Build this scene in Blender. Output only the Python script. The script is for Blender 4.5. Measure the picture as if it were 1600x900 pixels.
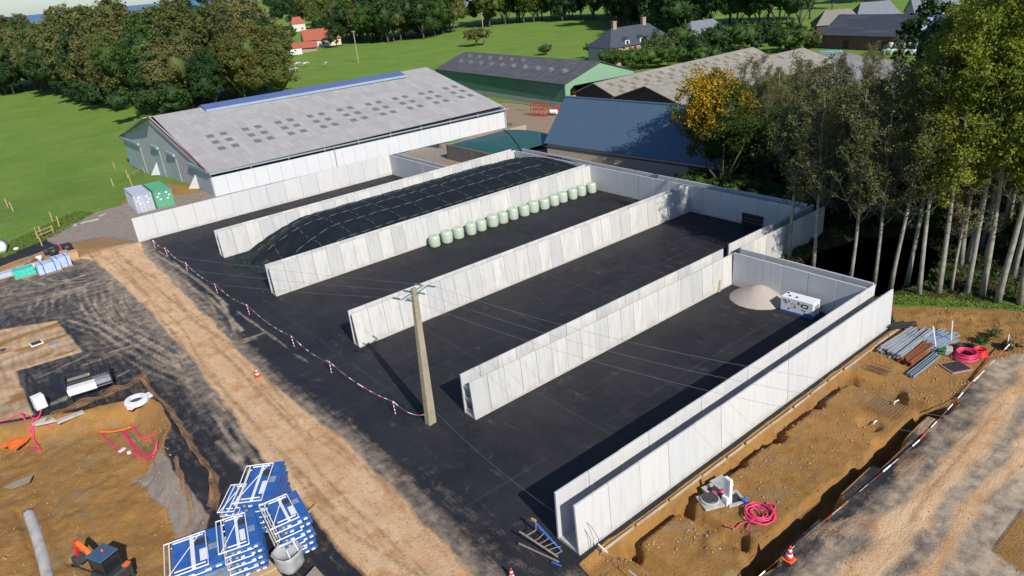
import bpy, bmesh, math, random
import numpy as np
from mathutils import Vector, Matrix, noise as mnoise

for o in list(bpy.data.objects): bpy.data.objects.remove(o)
S = bpy.context.scene
COL = S.collection
R = math.radians

# ------------------------------------------------------------------ camera, world, sun, exposure
FOC, PIT, ROL, YAW, CAMH = 1107.35, .42058, -.0914, .91861, 27.0
fw = np.array([math.cos(YAW)*math.cos(PIT), math.sin(YAW)*math.cos(PIT), -math.sin(PIT)])
rt = np.array([math.sin(YAW), -math.cos(YAW), 0.]); up = np.cross(rt, fw)
cr = rt*math.cos(ROL)+up*math.sin(ROL); cu = -rt*math.sin(ROL)+up*math.cos(ROL)
cam = bpy.data.cameras.new('camera'); camo = bpy.data.objects.new('camera', cam); COL.objects.link(camo)
camo.matrix_world = Matrix(((cr[0], cu[0], -fw[0], 0), (cr[1], cu[1], -fw[1], 0), (cr[2], cu[2], -fw[2], CAMH), (0, 0, 0, 1)))
cam.sensor_width = 36; cam.lens = FOC/1600*36; cam.clip_start = .5; cam.clip_end = 30000
S.camera = camo

SUN_EL, SUN_DIR = R(36), math.atan2(-.983, -.17)          # azimuth of the direction towards the sun
w = bpy.data.worlds.new('World'); S.world = w; w.use_nodes = True
nt = w.node_tree; nt.nodes.clear()
sky = nt.nodes.new('ShaderNodeTexSky'); sky.sky_type = 'NISHITA'; sky.sun_disc = False
sky.sun_elevation = SUN_EL; sky.sun_rotation = math.pi/2-SUN_DIR
sky.ozone_density = 2.0; sky.air_density = 1.0; sky.dust_density = .4
bg = nt.nodes.new('ShaderNodeBackground'); bg.inputs[1].default_value = .085
wo = nt.nodes.new('ShaderNodeOutputWorld')
tint = nt.nodes.new('ShaderNodeMix'); tint.data_type = 'RGBA'; tint.blend_type = 'MULTIPLY'; tint.inputs[0].default_value = 1
tint.inputs[7].default_value = (.80, .93, 1.14, 1); nt.links.new(sky.outputs[0], tint.inputs[6]); nt.links.new(tint.outputs[2], bg.inputs[0]); nt.links.new(bg.outputs[0], wo.inputs[0])
sl = bpy.data.lights.new('sun', 'SUN'); sl.energy = 4.6; sl.angle = R(.5); sl.color = (1, .94, .85)
so = bpy.data.objects.new('sun', sl); COL.objects.link(so)
sd = Vector((math.cos(SUN_DIR)*math.cos(SUN_EL), math.sin(SUN_DIR)*math.cos(SUN_EL), math.sin(SUN_EL)))
so.rotation_euler = sd.to_track_quat('Z', 'Y').to_euler(); so.location = (0, -40, 60)
S.view_settings.view_transform = 'Standard'; S.view_settings.look = 'None'
S.view_settings.exposure = 0.22; S.view_settings.gamma = 1.0
try: S.view_settings.use_curve_mapping = False
except Exception: pass

# ------------------------------------------------------------------ helpers: coordinates
def ss(t):
    t = np.clip(t, 0, 1); return t*t*(3-2*t)
def fall(x, y):                                            # the land drops away behind the big barn, to the left
    return -2.4*ss((np.asarray(y, float)-119)/38)*ss((64-np.asarray(x, float))/36)
def g(px, py, z=0.):                                       # the world point seen at a photo pixel, at height z
    d = fw+cr*(px-800)/FOC+cu*(450-py)/FOC; t = (z-CAMH)/d[2]
    return (d[0]*t, d[1]*t)
def proj(x, y, z):
    d = np.array([x, y, z-CAMH]); q = d@fw
    return 800+FOC*(d@cr)/q, 450-FOC*(d@cu)/q
def gp(px, py):
    z = 0.
    for i in range(6):
        x, y = g(px, py, z); z = float(fall(x, y))
    return x, y, z
def vn(x, y, s, seed=0):
    x = x/s; y = y/s; xi = np.floor(x); yi = np.floor(y); fx = x-xi; fy = y-yi
    fx = fx*fx*(3-2*fx); fy = fy*fy*(3-2*fy)
    def h(a, b):
        v = np.sin(a*127.1+b*311.7+seed*74.7)*43758.5453; return v-np.floor(v)
    return (h(xi, yi)*(1-fx)+h(xi+1, yi)*fx)*(1-fy)+(h(xi, yi+1)*(1-fx)+h(xi+1, yi+1)*fx)*fy
def fbm(x, y, s, seed=0, o=4):
    v = 0; a = .5; t = 0
    for i in range(o):
        v = v+a*vn(x, y, s, seed+i*3); t += a; a *= .5; s *= .5
    return v/t
def sdp(x, y, poly):                                       # signed distance to a polygon, negative inside
    d = np.full(x.shape, 1e9); inside = np.zeros(x.shape, bool); n = len(poly)
    for i in range(n):
        ax, ay = poly[i]; bx, by = poly[(i+1) % n]; ex, ey = bx-ax, by-ay
        t = np.clip(((x-ax)*ex+(y-ay)*ey)/(ex*ex+ey*ey+1e-9), 0, 1)
        d = np.minimum(d, np.hypot(x-ax-t*ex, y-ay-t*ey))
        c = ((ay > y) != (by > y)) & (x < (bx-ax)*(y-ay)/((by-ay) if by != ay else 1e-9)+ax)
        inside ^= c
    return np.where(inside, -d, d)
def dpl(x, y, pts):                                        # distance to a polyline
    d = np.full(x.shape, 1e9)
    for (ax, ay), (bx, by) in zip(pts[:-1], pts[1:]):
        ex, ey = bx-ax, by-ay
        t = np.clip(((x-ax)*ex+(y-ay)*ey)/(ex*ex+ey*ey+1e-9), 0, 1)
        d = np.minimum(d, np.hypot(x-ax-t*ex, y-ay-t*ey))
    return d

# ------------------------------------------------------------------ helpers: objects
def tag(o, label=None, cat=None, group=None, kind=None):
    if label: o['label'] = label
    if cat: o['category'] = cat
    if group: o['group'] = group
    if kind: o['kind'] = kind
    return o
def thing(name, label, cat, loc=(0, 0, 0), rz=0., group=None):
    o = bpy.data.objects.new(name, None); COL.objects.link(o)
    o.location = loc; o.rotation_euler = (0, 0, rz); o.empty_display_size = .2
    return tag(o, label, cat, group, 'thing')
KIDS = {}
def link(o, parent=None):
    COL.objects.link(o)
    if parent is not None:
        o.parent = parent; KIDS.setdefault(parent.name, []).append(o)
    return o
def dup(o, loc=None, rz=None, label=None, parent=None, scale=None, group=None):
    c = o.copy()
    link(c, parent)
    if loc is not None: c.location = loc
    if rz is not None: c.rotation_euler = (0, 0, rz)
    if scale is not None: c.scale = scale if isinstance(scale, tuple) else (scale,)*3
    if label: c['label'] = label
    if group: c['group'] = group
    for k in KIDS.get(o.name, []): dup(k, parent=c)
    return c
class MB:
    def __init__(s): s.v = []; s.f = []; s.m = []
    def add(s, vs, fs, mi=0):
        b = len(s.v); s.v += [tuple(map(float, v)) for v in vs]; s.f += [tuple(i+b for i in f) for f in fs]; s.m += [mi]*len(fs)
        return s
    def par(s, o, a, b, c, mi=0):                          # parallelepiped from a corner and three edges
        o, a, b, c = map(np.array, (o, a, b, c)); o = o.astype(float)
        if np.dot(np.cross(a, b), c) < 0: a, b = b, a
        vs = [o, o+a, o+a+b, o+b, o+c, o+a+c, o+a+b+c, o+b+c]
        return s.add(vs, [(0, 3, 2, 1), (4, 5, 6, 7), (0, 1, 5, 4), (1, 2, 6, 5), (2, 3, 7, 6), (3, 0, 4, 7)], mi)
    def box(s, cx, cy, z0, sx, sy, sz, rz=0, mi=0):        # centred in x and y, standing on z0
        c, n = math.cos(rz), math.sin(rz)
        a = (c*sx, n*sx, 0); b = (-n*sy, c*sy, 0)
        return s.par((cx-(a[0]+b[0])/2, cy-(a[1]+b[1])/2, z0), a, b, (0, 0, sz), mi)
    def tube(s, pts, r, n=6, mi=0, closed=False):
        pts = [Vector(p) for p in pts]; N = len(pts)
        rs = r if isinstance(r, (list, tuple)) else [r]*N
        b = len(s.v); prev = None
        for i, p in enumerate(pts):
            if closed: t = pts[(i+1) % N]-pts[i-1]
            else: t = pts[min(i+1, N-1)]-pts[max(i-1, 0)]
            if t.length < 1e-9: t = Vector((0, 0, 1))
            t.normalize()
            u = prev if prev is not None else (Vector((0, 0, 1)) if abs(t.z) < .9 else Vector((1, 0, 0)))
            u = (u-t*u.dot(t)); u = u.normalized() if u.length > 1e-6 else t.orthogonal().normalized()
            prev = u; v = t.cross(u)
            for k in range(n):
                a = 2*math.pi*k/n; q = p+(u*math.cos(a)+v*math.sin(a))*rs[i]; s.v.append(tuple(q))
        seg = N if closed else N-1
        for i in range(seg):
            j = (i+1) % N
            for k in range(n):
                k2 = (k+1) % n; s.f.append((b+i*n+k, b+i*n+k2, b+j*n+k2, b+j*n+k)); s.m.append(mi)
        if not closed:
            s.f.append(tuple(b+k for k in range(n))[::-1]); s.m.append(mi)
            s.f.append(tuple(b+(N-1)*n+k for k in range(n))); s.m.append(mi)
        return s
    def lathe(s, prof, c=(0, 0, 0), n=20, mi=0, sx=1, sy=1):
        b = len(s.v)
        for r, z in prof:
            for k in range(n):
                a = 2*math.pi*k/n; s.v.append((c[0]+r*math.cos(a)*sx, c[1]+r*math.sin(a)*sy, c[2]+z))
        for i in range(len(prof)-1):
            for k in range(n):
                k2 = (k+1) % n; s.f.append((b+i*n+k, b+i*n+k2, b+(i+1)*n+k2, b+(i+1)*n+k)); s.m.append(mi)
        if prof[0][0] > 1e-4: s.f.append(tuple(b+k for k in range(n))[::-1]); s.m.append(mi)
        if prof[-1][0] > 1e-4: s.f.append(tuple(b+(len(prof)-1)*n+k for k in range(n))); s.m.append(mi)
        return s
    def prism(s, poly, axis, d, mi=0):                     # polygon of 3-D points pushed along the vector d
        n = len(poly); P = [np.array(p, float) for p in poly]; d = np.array(d, float)
        nn = np.cross(P[1]-P[0], P[2]-P[1])
        if np.dot(nn, d) > 0: P = P[::-1]
        vs = P+[p+d for p in P]
        fs = [tuple(range(n)), tuple(range(2*n-1, n-1, -1))]+[(i, n+i, n+(i+1) % n, (i+1) % n) for i in range(n)]
        fs = [f[::-1] if k >= 2 else f for k, f in enumerate(fs)]
        return s.add(vs, [f for f in fs], mi)
    def build(s, name, mats, parent=None, smooth=False, bevel=0, loc=None):
        me = bpy.data.meshes.new(name); me.from_pydata(s.v, [], s.f); 
        if not isinstance(mats, (list, tuple)): mats = [mats]
        for m in mats: me.materials.append(m)
        me.polygons.foreach_set('material_index', s.m)
        bm = bmesh.new(); bm.from_mesh(me); bmesh.ops.recalc_face_normals(bm, faces=bm.faces)
        if bevel: bmesh.ops.bevel(bm, geom=bm.edges[:], offset=bevel, segments=1, affect='EDGES', clamp_overlap=True)
        bm.to_mesh(me); bm.free()
        if smooth: me.polygons.foreach_set('use_smooth', [True]*len(me.polygons))
        o = bpy.data.objects.new(name, me); link(o, parent)
        if loc is not None: o.location = loc
        return o

# ------------------------------------------------------------------ helpers: materials
def newmat(name):
    m = bpy.data.materials.new(name); m.use_nodes = True; n = m.node_tree; n.nodes.clear()
    out = n.nodes.new('ShaderNodeOutputMaterial'); b = n.nodes.new('ShaderNodeBsdfPrincipled')
    n.links.new(b.outputs[0], out.inputs[0]); return m, n, b, out
class N:                                                   # tiny node-graph helper
    def __init__(s, nt): s.t = nt; s.L = nt.links
    def pos(s): return s.t.nodes.new('ShaderNodeNewGeometry').outputs['Position']
    def obj(s): return s.t.nodes.new('ShaderNodeTexCoord').outputs['Object']
    def map(s, v, sc=(1, 1, 1), rot=(0, 0, 0), loc=(0, 0, 0)):
        n = s.t.nodes.new('ShaderNodeMapping'); s.L.new(v, n.inputs[0]); n.inputs['Scale'].default_value = sc
        n.inputs['Rotation'].default_value = rot; n.inputs['Location'].default_value = loc; return n.outputs[0]
    def noise(s, v, sc, det=4, rough=.55, dist=0):
        n = s.t.nodes.new('ShaderNodeTexNoise'); s.L.new(v, n.inputs['Vector']); n.inputs['Scale'].default_value = sc
        n.inputs['Detail'].default_value = det; n.inputs['Roughness'].default_value = rough; n.inputs['Distortion'].default_value = dist
        return n.outputs[0]
    def vor(s, v, sc, feat='F1', out=0):
        n = s.t.nodes.new('ShaderNodeTexVoronoi'); s.L.new(v, n.inputs['Vector']); n.inputs['Scale'].default_value = sc; n.feature = feat
        return n.outputs[out]
    def ramp(s, f, a, b, c0=(0, 0, 0), c1=(1, 1, 1), mid=None):
        n = s.t.nodes.new('ShaderNodeValToRGB'); e = n.color_ramp.elements
        e[0].position = a; e[1].position = b; e[0].color = (*c0, 1); e[1].color = (*c1, 1)
        if mid:
            for p, c in mid:
                q = n.color_ramp.elements.new(p); q.color = (*c, 1)
        s.L.new(f, n.inputs[0]); return n.outputs[0]
    def mix(s, f, a, b, t='MIX'):
        n = s.t.nodes.new('ShaderNodeMix'); n.data_type = 'RGBA'; n.blend_type = t
        for i, v in ((0, f), (6, a), (7, b)):
            if isinstance(v, (int, float)) and i == 0: n.inputs[0].default_value = v
            elif isinstance(v, tuple): n.inputs[i].default_value = (*v, 1)
            elif isinstance(v, (int, float)): n.inputs[i].default_value = (v, v, v, 1)
            else: s.L.new(v, n.inputs[i])
        return n.outputs[2]
    def m(s, op, a, b=0, c=None, clamp=False):
        n = s.t.nodes.new('ShaderNodeMath'); n.operation = op; n.use_clamp = clamp
        for i, v in ((0, a), (1, b), (2, c)):
            if v is None: continue
            if isinstance(v, (int, float)): n.inputs[i].default_value = v
            else: s.L.new(v, n.inputs[i])
        return n.outputs[0]
    def bump(s, h, st, dist, bsdf, nrm=None):
        n = s.t.nodes.new('ShaderNodeBump'); n.inputs['Strength'].default_value = st; n.inputs['Distance'].default_value = dist
        s.L.new(h, n.inputs['Height'])
        if nrm is not None: s.L.new(nrm, n.inputs['Normal'])
        s.L.new(n.outputs[0], bsdf.inputs['Normal']); return n.outputs[0]
    def sep(s, v):
        n = s.t.nodes.new('ShaderNodeSeparateXYZ'); s.L.new(v, n.inputs[0]); return n.outputs
    def attr(s, name):
        n = s.t.nodes.new('ShaderNodeAttribute'); n.attribute_name = name; return n
    def rnd(s): return s.t.nodes.new('ShaderNodeObjectInfo').outputs['Random']
def mat(name, c, rough=.7, c2=None, sc=3., metal=0., bump=0., bsc=30., spec=.5, dirt=None, rndamp=0.):
    m, n, b, o = newmat(name); h = N(n); p = h.obj()
    c2 = c2 or tuple(x*.8 for x in c)
    f = h.ramp(h.noise(p, sc, 5, .6), .3, .7)
    col = h.mix(f, c2, c)
    if dirt: col = h.mix(h.ramp(h.noise(p, sc*.7, 6, .7), .52, .75), col, dirt)
    if rndamp:
        col = h.mix(rndamp, col, h.ramp(h.rnd(), 0, 1, (.25, .25, .25), (1, 1, 1)), 'MULTIPLY')
    n.links.new(col, b.inputs['Base Color']); b.inputs['Roughness'].default_value = rough; b.inputs['Metallic'].default_value = metal
    b.inputs['Specular IOR Level'].default_value = spec
    if bump: h.bump(h.noise(p, bsc, 4), bump, .03, b)
    return m

M = {}
M['white'] = mat('white paint', (.78, .79, .8), .5, (.7, .71, .72))
M['blue'] = mat('blue paint', (.03, .13, .42), .45, (.02, .09, .33), 2.5, dirt=(.12, .17, .25))
M['yellow'] = mat('yellow paint', (.6, .38, .06), .5)
M['galv'] = mat('galvanised steel', (.42, .46, .5), .45, (.28, .31, .35), 4, metal=.35)
M['rust'] = mat('rusty steel', (.25, .075, .025), .8, (.14, .045, .02), 5)
M['beam'] = mat('blue grey steel', (.26, .33, .42), .5, (.2, .26, .34), 3, metal=.2)
M['black'] = mat('black plastic', (.018, .018, .02), .5, (.03, .03, .032))
M['dark'] = mat('dark steel', (.04, .042, .048), .5, (.07, .07, .075), 4, metal=.3)
M['pink'] = mat('pink conduit', (.72, .05, .16), .45, (.62, .04, .13))
M['red'] = mat('red plastic', (.75, .04, .05), .45, (.6, .03, .04))
M['redpaint'] = mat('red paint', (.5, .05, .03), .5, (.4, .035, .025))
M['orange'] = mat('orange plastic', (.8, .17, .03), .55, (.65, .12, .02), 6)
M['wood'] = mat('raw wood', (.5, .36, .2), .8, (.4, .27, .14), 6)
M['oldwood'] = mat('weathered wood', (.34, .29, .22), .85, (.22, .18, .14), 6)
M['card'] = mat('cardboard', (.5, .33, .18), .8, (.42, .27, .14), 3)
M['precast'] = mat('precast grey', (.42, .42, .4), .85, (.33, .33, .31), 6, bump=.2)
M['greenpipe'] = mat('green conduit', (.06, .28, .12), .5)
M['glass'] = mat('dark glass', (.02, .025, .03), .12)
M['bluewrap'] = mat('pale blue wrap', (.5, .6, .74), .4, (.36, .46, .62), 5)
M['greenwrap'] = mat('green shrink wrap', (.03, .42, .3), .25, (.1, .6, .48), 4)
M['hay'] = mat('hay', (.36, .25, .11), .9, (.26, .17, .07), 5, bump=.5)
M['net'] = mat('brown netting', (.27, .15, .07), .8, (.2, .12, .06), 8)
M['trestle'] = mat('worn trestle metal', (.35, .28, .22), .6, (.2, .16, .13), 6)
M['glossblue'] = mat('bright blue', (.03, .16, .6), .4)
M['cow'] = mat('cow hide', (.03, .03, .03), .8, (.6, .58, .55), 1.1)
M['rubber'] = mat('rubber', (.02, .02, .02), .8)

# ------------------------------------------------------------------ ground
def P(*l): return [g(*a)[:2] for a in l]
TRACK = [(9.4, 5), (9.2, 22), (9.3, 33.1), (9.5, 41.4), (10.3, 57.7), (10.2, 80), (9.4, 92), (8, 96.5), (4, 99.3), (-2, 96.5), (-20, 84), (-20, 87), (0, 100), (7, 103), (12.2, 102), (15, 95.5), (14.3, 88.9), (13.9, 64.1), (13.3, 48.7), (14.1, 38.6), (13.8, 29.4), (13.4, 22.7), (13.6, 5)]
GRASS = [(-20, 92), (1, 103.9), (8, 108.4), (14.1, 116.2), (18, 118.5), (23, 120), (27, 121), (28, 160), (60, 190), (60, 400), (-400, 400), (-400, 60), (-20, 60.1)]
LANE = [(9, 98.5), (7.4, 104), (6.1, 109), (14.2, 116), (18.6, 117), (24, 118), (29.5, 113), (29.5, 108), (66, 106), (66, 95.3), (15, 95.3)]
REDSOIL = [(17, 117), (21.5, 125), (27.5, 126), (28.5, 112), (24.5, 115)]
SLAB = [(-20, 82), (-1.4, 78.5), (3.1, 76.5), (3.7, 66.6), (-1.3, 67.3), (-1.1, 57.9), (-3.2, 58.8), (-20, 63)]
PIT = [(-3.2, 58.4), (1.8, 55.7), (3.8, 55.2), (5.7, 54.2), (6.4, 51.5), (6.2, 48.8), (5.2, 46.6), (4.7, 43.2), (5.1, 37.2), (4.0, 34.5), (2.4, 32.6), (1.5, 26), (-30, 30), (-30, 60)]
GRAV = [(2.6, 46.0), (5.0, 46.4), (4.7, 43.2), (5.1, 37.0), (3.5, 34.5), (3.2, 37.5), (3.3, 41)]
PLOT = [(17.6, 19.75), (51.3, 19.75), (54.6, 21.8), (59.3, 14.4), (60, 12), (52.9, 11.9), (50.6, 13.1), (44.5, 12.8), (43.6, 12.4), (42.4, 12.5), (41.3, 12.7), (41.2, 13.3), (38, 13.2), (37.8, 12.9), (34.6, 12.9), (34.4, 13.4), (31, 13.4), (30.8, 12.9), (28.8, 12.9), (28.6, 13.3), (25.2, 13.3), (24.5, 12.9), (21.8, 13.4), (18, 13.6), (17, 16)]
BANK = [(51.6, 19.6), (54.6, 21.8), (59.3, 14.4), (61, 8), (59, 5), (53.2, 11.6), (51.9, 14.5)]
STRIP = [(54.4, 21.8), (56.4, 23.2), (62, 15), (66, 2), (62, -4), (59.3, 14.2)]
LITTER = [(52, 22), (52, 33), (66, 35), (67, 60), (100, 70), (170, 62), (200, -20), (150, -120), (60, -60), (63, 5), (61.5, 14), (56, 23)]
YARD2 = [(53.5, 81), (53.5, 95), (66, 96), (66, 106), (85, 108), (84, 130), (101, 130), (101.5, 112), (130, 108), (100, 92), (98, 76), (72, 79), (66, 82)]
PATCH = P((1547, 860), (1600, 797), (1650, 830), (1640, 920))
ARCS = [[(0, 482), (60, 470), (110, 455), (150, 440), (185, 415)], [(0, 465), (60, 455), (120, 435), (160, 405)], [(45, 485), (50, 470), (75, 460), (125, 452)],
        [(70, 490), (72, 475), (95, 460), (150, 455)], [(120, 450), (128, 480), (150, 515), (200, 545), (250, 570), (300, 600)],
        [(150, 450), (148, 475), (170, 505), (220, 530)], [(160, 455), (165, 490), (185, 520), (240, 550), (290, 585), (320, 620)],
        [(180, 450), (180, 475), (195, 500)], [(95, 505), (140, 520), (180, 550), (230, 580), (280, 600)],
        [(225, 400), (290, 440), (330, 475), (345, 510), (350, 525)], [(270, 452), (310, 470), (340, 500), (362, 525)], [(350, 545), (400, 528)],
        [(0, 440), (80, 428), (130, 420), (170, 405)], [(0, 425), (70, 445), (130, 440), (200, 410)], [(130, 570), (165, 560)], [(60, 640), (130, 615), (160, 600)],
        [(60, 590), (95, 575)], [(340, 690), (400, 745)], [(250, 560), (330, 640), (380, 720)]]
ARCS = [P(*a) for a in ARCS]
TRENCH = [([(24, 14.0), (43, 13.3)], .75, 1.0), ([(20, 19.2), (43, 19.2)], .42, .45), ([(42.9, 19), (42.7, 13)], .55, .5),
          ([(24.8, 18.9), (24.9, 13.6)], .42, .45), ([(20.6, 18.9), (20.8, 14.2), (24, 13.8)], .6, .45)]
PITS = [(42.9, 19.1, .75), (38.6, 19.0, .65), (33.8, 19.0, .7), (30.2, 19.1, .6), (24.9, 19.0, .55), (20.6, 18.9, .7), (42.9, 16, .8), (42.6, 13.4, .9),
        (37.4, 13.8, .8), (34.2, 13.8, .8), (29.7, 13.7, .8), (20.6, 16.1, .7), (25.0, 15.8, .8), (25.2, 13.6, .8)]
def heights(x, y):
    z = fall(x, y)
    n1 = fbm(x, y, 1.6, 3); n2 = fbm(x, y, .55, 9, 3)
    n3 = np.abs(fbm(x, y, .42, 15, 3)-.5)*2
    d = sdp(x, y, PIT); k = ss(-d/1.9)
    z = z-1.25*k+k*(n1-.5)*.5+k*(n2-.5)*.16-k*n3*.12*ss((n1-.35)*4)+k*.5*ss(-d/8)*(fbm(x, y, 5, 88)-.4)
    z = z-.35*k*ss(1-dpl(x, y, P((30, 700), (60, 765), (95, 840), (120, 900)))/.7)*ss(.5+(n1-.4)*2)
    for a, b in (((95, 845), (150, 875)), ((0, 878), (25, 885)), ((15, 770), (50, 860))):
        z = z-.3*ss(1-dpl(x, y, P(a, b))/.28)
    d = sdp(x, y, PLOT); k = ss(-d/.4)*ss((53.5-x)/3)
    lev = -.38*k*ss((44.5-x)/1.2)-.12*k
    z = z+lev+k*(n1-.5)*.17+k*(n2-.5)*.10-k*n3*.12*ss((fbm(x, y, 2.6, 71)-.4)*5)*ss((45-x)/3)
    wob = (n1-.5)*1.1
    for pts, wd, dep in TRENCH:
        z = z-k*dep*1.12*ss((wd-dpl(x, y, pts)+wob*.35+.1*(n2-.5))/.2)
    for px, py, r in PITS:
        z = z-k*.75*ss((r-np.hypot(x-px, (y-py))+wob*.5)/.26)
    z = z+k*.3*ss(1-np.abs(np.hypot(x-24.2, y-15.0)-1.5)/.5)*.6
    z = z-k*.4*ss((.9-np.hypot((x-38.8), (y-15.6)))/.5)
    t = ss(-sdp(x, y, TRACK)/.8)
    z = z+t*((n1-.45)*.09+(n2-.5)*.05)
    cx = 11.7+.35*np.sin(y*.05)
    for off in (-1.35, -.85, .75, 1.25): z = z-t*.055*ss(1-np.abs(x-cx-off-(vn(x*0, y, 9, 4)-.5)*.5)/.2)
    gr = ss(-sdp(x, y, GRASS)/2); z = z+gr*((fbm(x, y, 7, 5)-.5)*.35+(n2-.5)*.12)
    b = ss(-sdp(x, y, BANK)/1.2); z = z+b*((n1-.5)*.3+(n2-.5)*.3)
    pd = ((x-62)/8.5)**2+((y-27)/5.)**2
    z = z-1.0*ss((1.25-pd)/.5)*ss((x-52.4)/1.5)*ss((33.2-y)/1.2)
    return z
def masks(x, y):
    e = (fbm(x, y, 2.2, 21)-.5); e2 = fbm(x, y, .7, 31)-.5; big = fbm(x, y, 9, 41)
    sm = lambda poly, w=.5, a=1.: ss(.5-(sdp(x, y, poly)+e*a)/w)
    soil = np.zeros(x.shape); sand = soil*0; dust = soil*0+.06; grav = soil*0; gra = soil*0; lit = soil*0
    far = (x > 67) | (y > 108) | (x < -20.0)
    gra = np.where(far, 1., 0.)
    gra = np.maximum(gra, sm(GRASS, .8))
    # asphalt dust
    dtr = sdp(x, y, TRACK)
    left = (x < 11) & (y < 100)
    dust = np.where(left, .20+.4*(big-.5)+.16*ss((y-60)/10)+.3*ss(1-dtr/2.5), dust)
    dust = np.where(left & (y < 45), .16, dust)
    rgt = (~left) & (y < 97)
    dust = np.where(rgt, .08+.5*ss(1-dtr/1.9)+.30*ss(1-(x-13)/5.5)*ss((y-62)/20), dust)
    dust = dust+.6*ss(1-np.hypot((x-16.2), (y-18.0)*.9)/2.4)+.12*ss(1-np.abs(x-15.5)/2.5)*ss((44-y)/20)
    for a in ARCS:
        ok = (dtr > -.3)
        for off in ((0, .45, 1, 1.45) if a[0][0] < 11.5 and a[-1][0] < 11.5 else (0, .7)):
            d0 = dpl(x, y, [(q[0]+off*1.5, q[1]+off*.5) for q in a])
            dust = np.maximum(dust, ok*(.42+.55*vn(x, y, 3.1, 77+off))*ss(1-d0/.38))
    dust = np.maximum(dust, .8*ss(1-dpl(x, y, P((238, 385), (262, 402), (300, 432), (350, 472), (420, 522), (480, 566)))/.22)*ss((vn(x, y, 2.5, 5)-.1)*3))
    grav = np.maximum(grav, sm(LANE, 1.2)); gra = gra*(1-sm(LANE, 1.2)); sand = np.maximum(sand, sm(LANE, 2)*.35)
    dust = np.where((x > 53.3) & (y > 81) & (y < 96), .3, dust)
    soil = np.maximum(soil, sm(REDSOIL, 1.5)); gra = gra*(1-.8*sm(REDSOIL, 1.5))
    sd_ = ss(.5-(dtr+e*.7)/.9)
    sand = np.maximum(sand, sd_); gra = gra*(1-sd_)
    soil = soil+sd_*.55*ss((y-93)/4)
    s = sm(SLAB, .3, .3); sand = np.maximum(sand, s*(.55+.5*(fbm(x, y*3, 3, 8)-.5))); soil = np.maximum(soil, s*ss((fbm(x*.5, y*1.5, 2.5, 61)-.42)*4)*.8); dust = np.maximum(dust, s*.6)
    s = sm(PIT, .35, .5); soil = soil*(1-s)+s; sand = sand*(1-s); gra = gra*(1-s)
    gr = sm(GRAV, .6, .6); grav = np.maximum(grav*(1-s), gr); soil = soil*(1-gr*.92)
    # right side
    road = ((x > 15) & (y < 14.5) & (x < 66)) | ((y < 13.5) & (x >= 15))
    rd = ss((14.2-y-e)/1)*(x > 17)
    dust = np.where(rd > .2, .95+1.5*(fbm(x*.45, y, 3.2, 51)-.5)-.5*ss((y-11.3)/1.3), dust)
    strip = ss(1-np.abs(y-10.3-(x-35)*.02+e)/1.5)+.9*ss(1-np.abs(y-8.3+e)/.9)
    sand = np.where(rd > .2, np.clip(strip*.75+.4*ss((fbm(x*.5, y, 2.0, 52)-.5)*5), 0, .85), sand); gra = gra*(1-rd)
    s = sm(PATCH, .15, 0); soil = np.maximum(soil, s*.8); 
    s = sm(PLOT, .22, .22); soil = soil*(1-s)+s; sand = sand*(1-s)+s*.25*ss((fbm(x, y, 3, 91)-.5)*5); gra = gra*(1-s); dust = dust*(1-s)
    s = sm(BANK, 1.0, 1.); soil = np.maximum(soil, s); gra = np.where(s > .5, .36*ss((fbm(x, y, 2, 33)-.35)*4), gra)
    s = sm(STRIP, 1.0, 1.5); gra = np.maximum(gra, s*.95)
    lit = sm(LITTER, 1.2, 2); gra = gra*(1-lit)+lit*.28*ss((fbm(x, y, 3, 37)-.5)*6)
    s = sm(YARD2, 2, 3); yd = s; gra = gra*(1-s)+s*.5*ss((fbm(x, y, 4, 19)-.58)*8); soil = np.maximum(soil*(1-s), s*.45); grav = np.maximum(grav, s*.7)
    gra = np.where((x > 15) & (x < 51.5) & (y > 20) & (y < 95), 0, gra)
    cat = np.where(gra > .5, 5, np.where(lit > .5, 6, np.where(yd > .5, 7, 0)))
    cat = np.where((cat == 0) & (soil > .5) & (y < 24) & (x > 17), 3, cat)
    cat = np.where((cat == 0) & (sm(PIT, .3, .5) > .5), 2, cat)
    cat = np.where((cat == 0) & (sd_ > .5), 1, cat)
    cat = np.where((cat == 0) & (sm(LANE, 1) > .5), 4, cat)
    cat = np.where((cat == 0) & (rd > .5), 8, cat)
    c = lambda a: np.clip(a, 0, 1)
    ax = np.where(rd > .2, 1., 0.)
    rut = np.zeros(x.shape); cx = 11.7+.35*np.sin(y*.05)
    for k, off in enumerate((-1.5, -1.32, -.5, .2, .75, .92, 1.35, -.95)):
        xo = x-cx-off-(vn(x*0, y, 11, 4+k)-.5)*1.5-(.9*ss((32-y)/26) if k % 2 else 0)
        rut = np.maximum(rut, ss(1-np.abs(xo)/(.16 if k % 3 else .3))*ss((vn(x*0, y, 7, 60+k)-.2)*3))
    for k, yy in enumerate((7.2, 7.9, 9.3, 10.2, 11.0, 6.0)):
        rut = np.maximum(rut, rd*ss(1-np.abs(y-yy-(vn(x, y*0, 9, k)-.5)*1.2)/.2)*ss((vn(x, y*0, 5, 30+k)-.4)*4))
    sil = (x > 14.5) & (y > 20) & (y < 95)
    for k, xx in enumerate((19.2, 26.4, 33.5, 41, 48, 55.5)):
        rut = np.maximum(rut, sil*.55*ss(1-np.abs(x-xx-.05*np.sin(y*.3))/.14)*ss((vn(x*0, y, 6, 90+k)-.15)*3))
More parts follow.
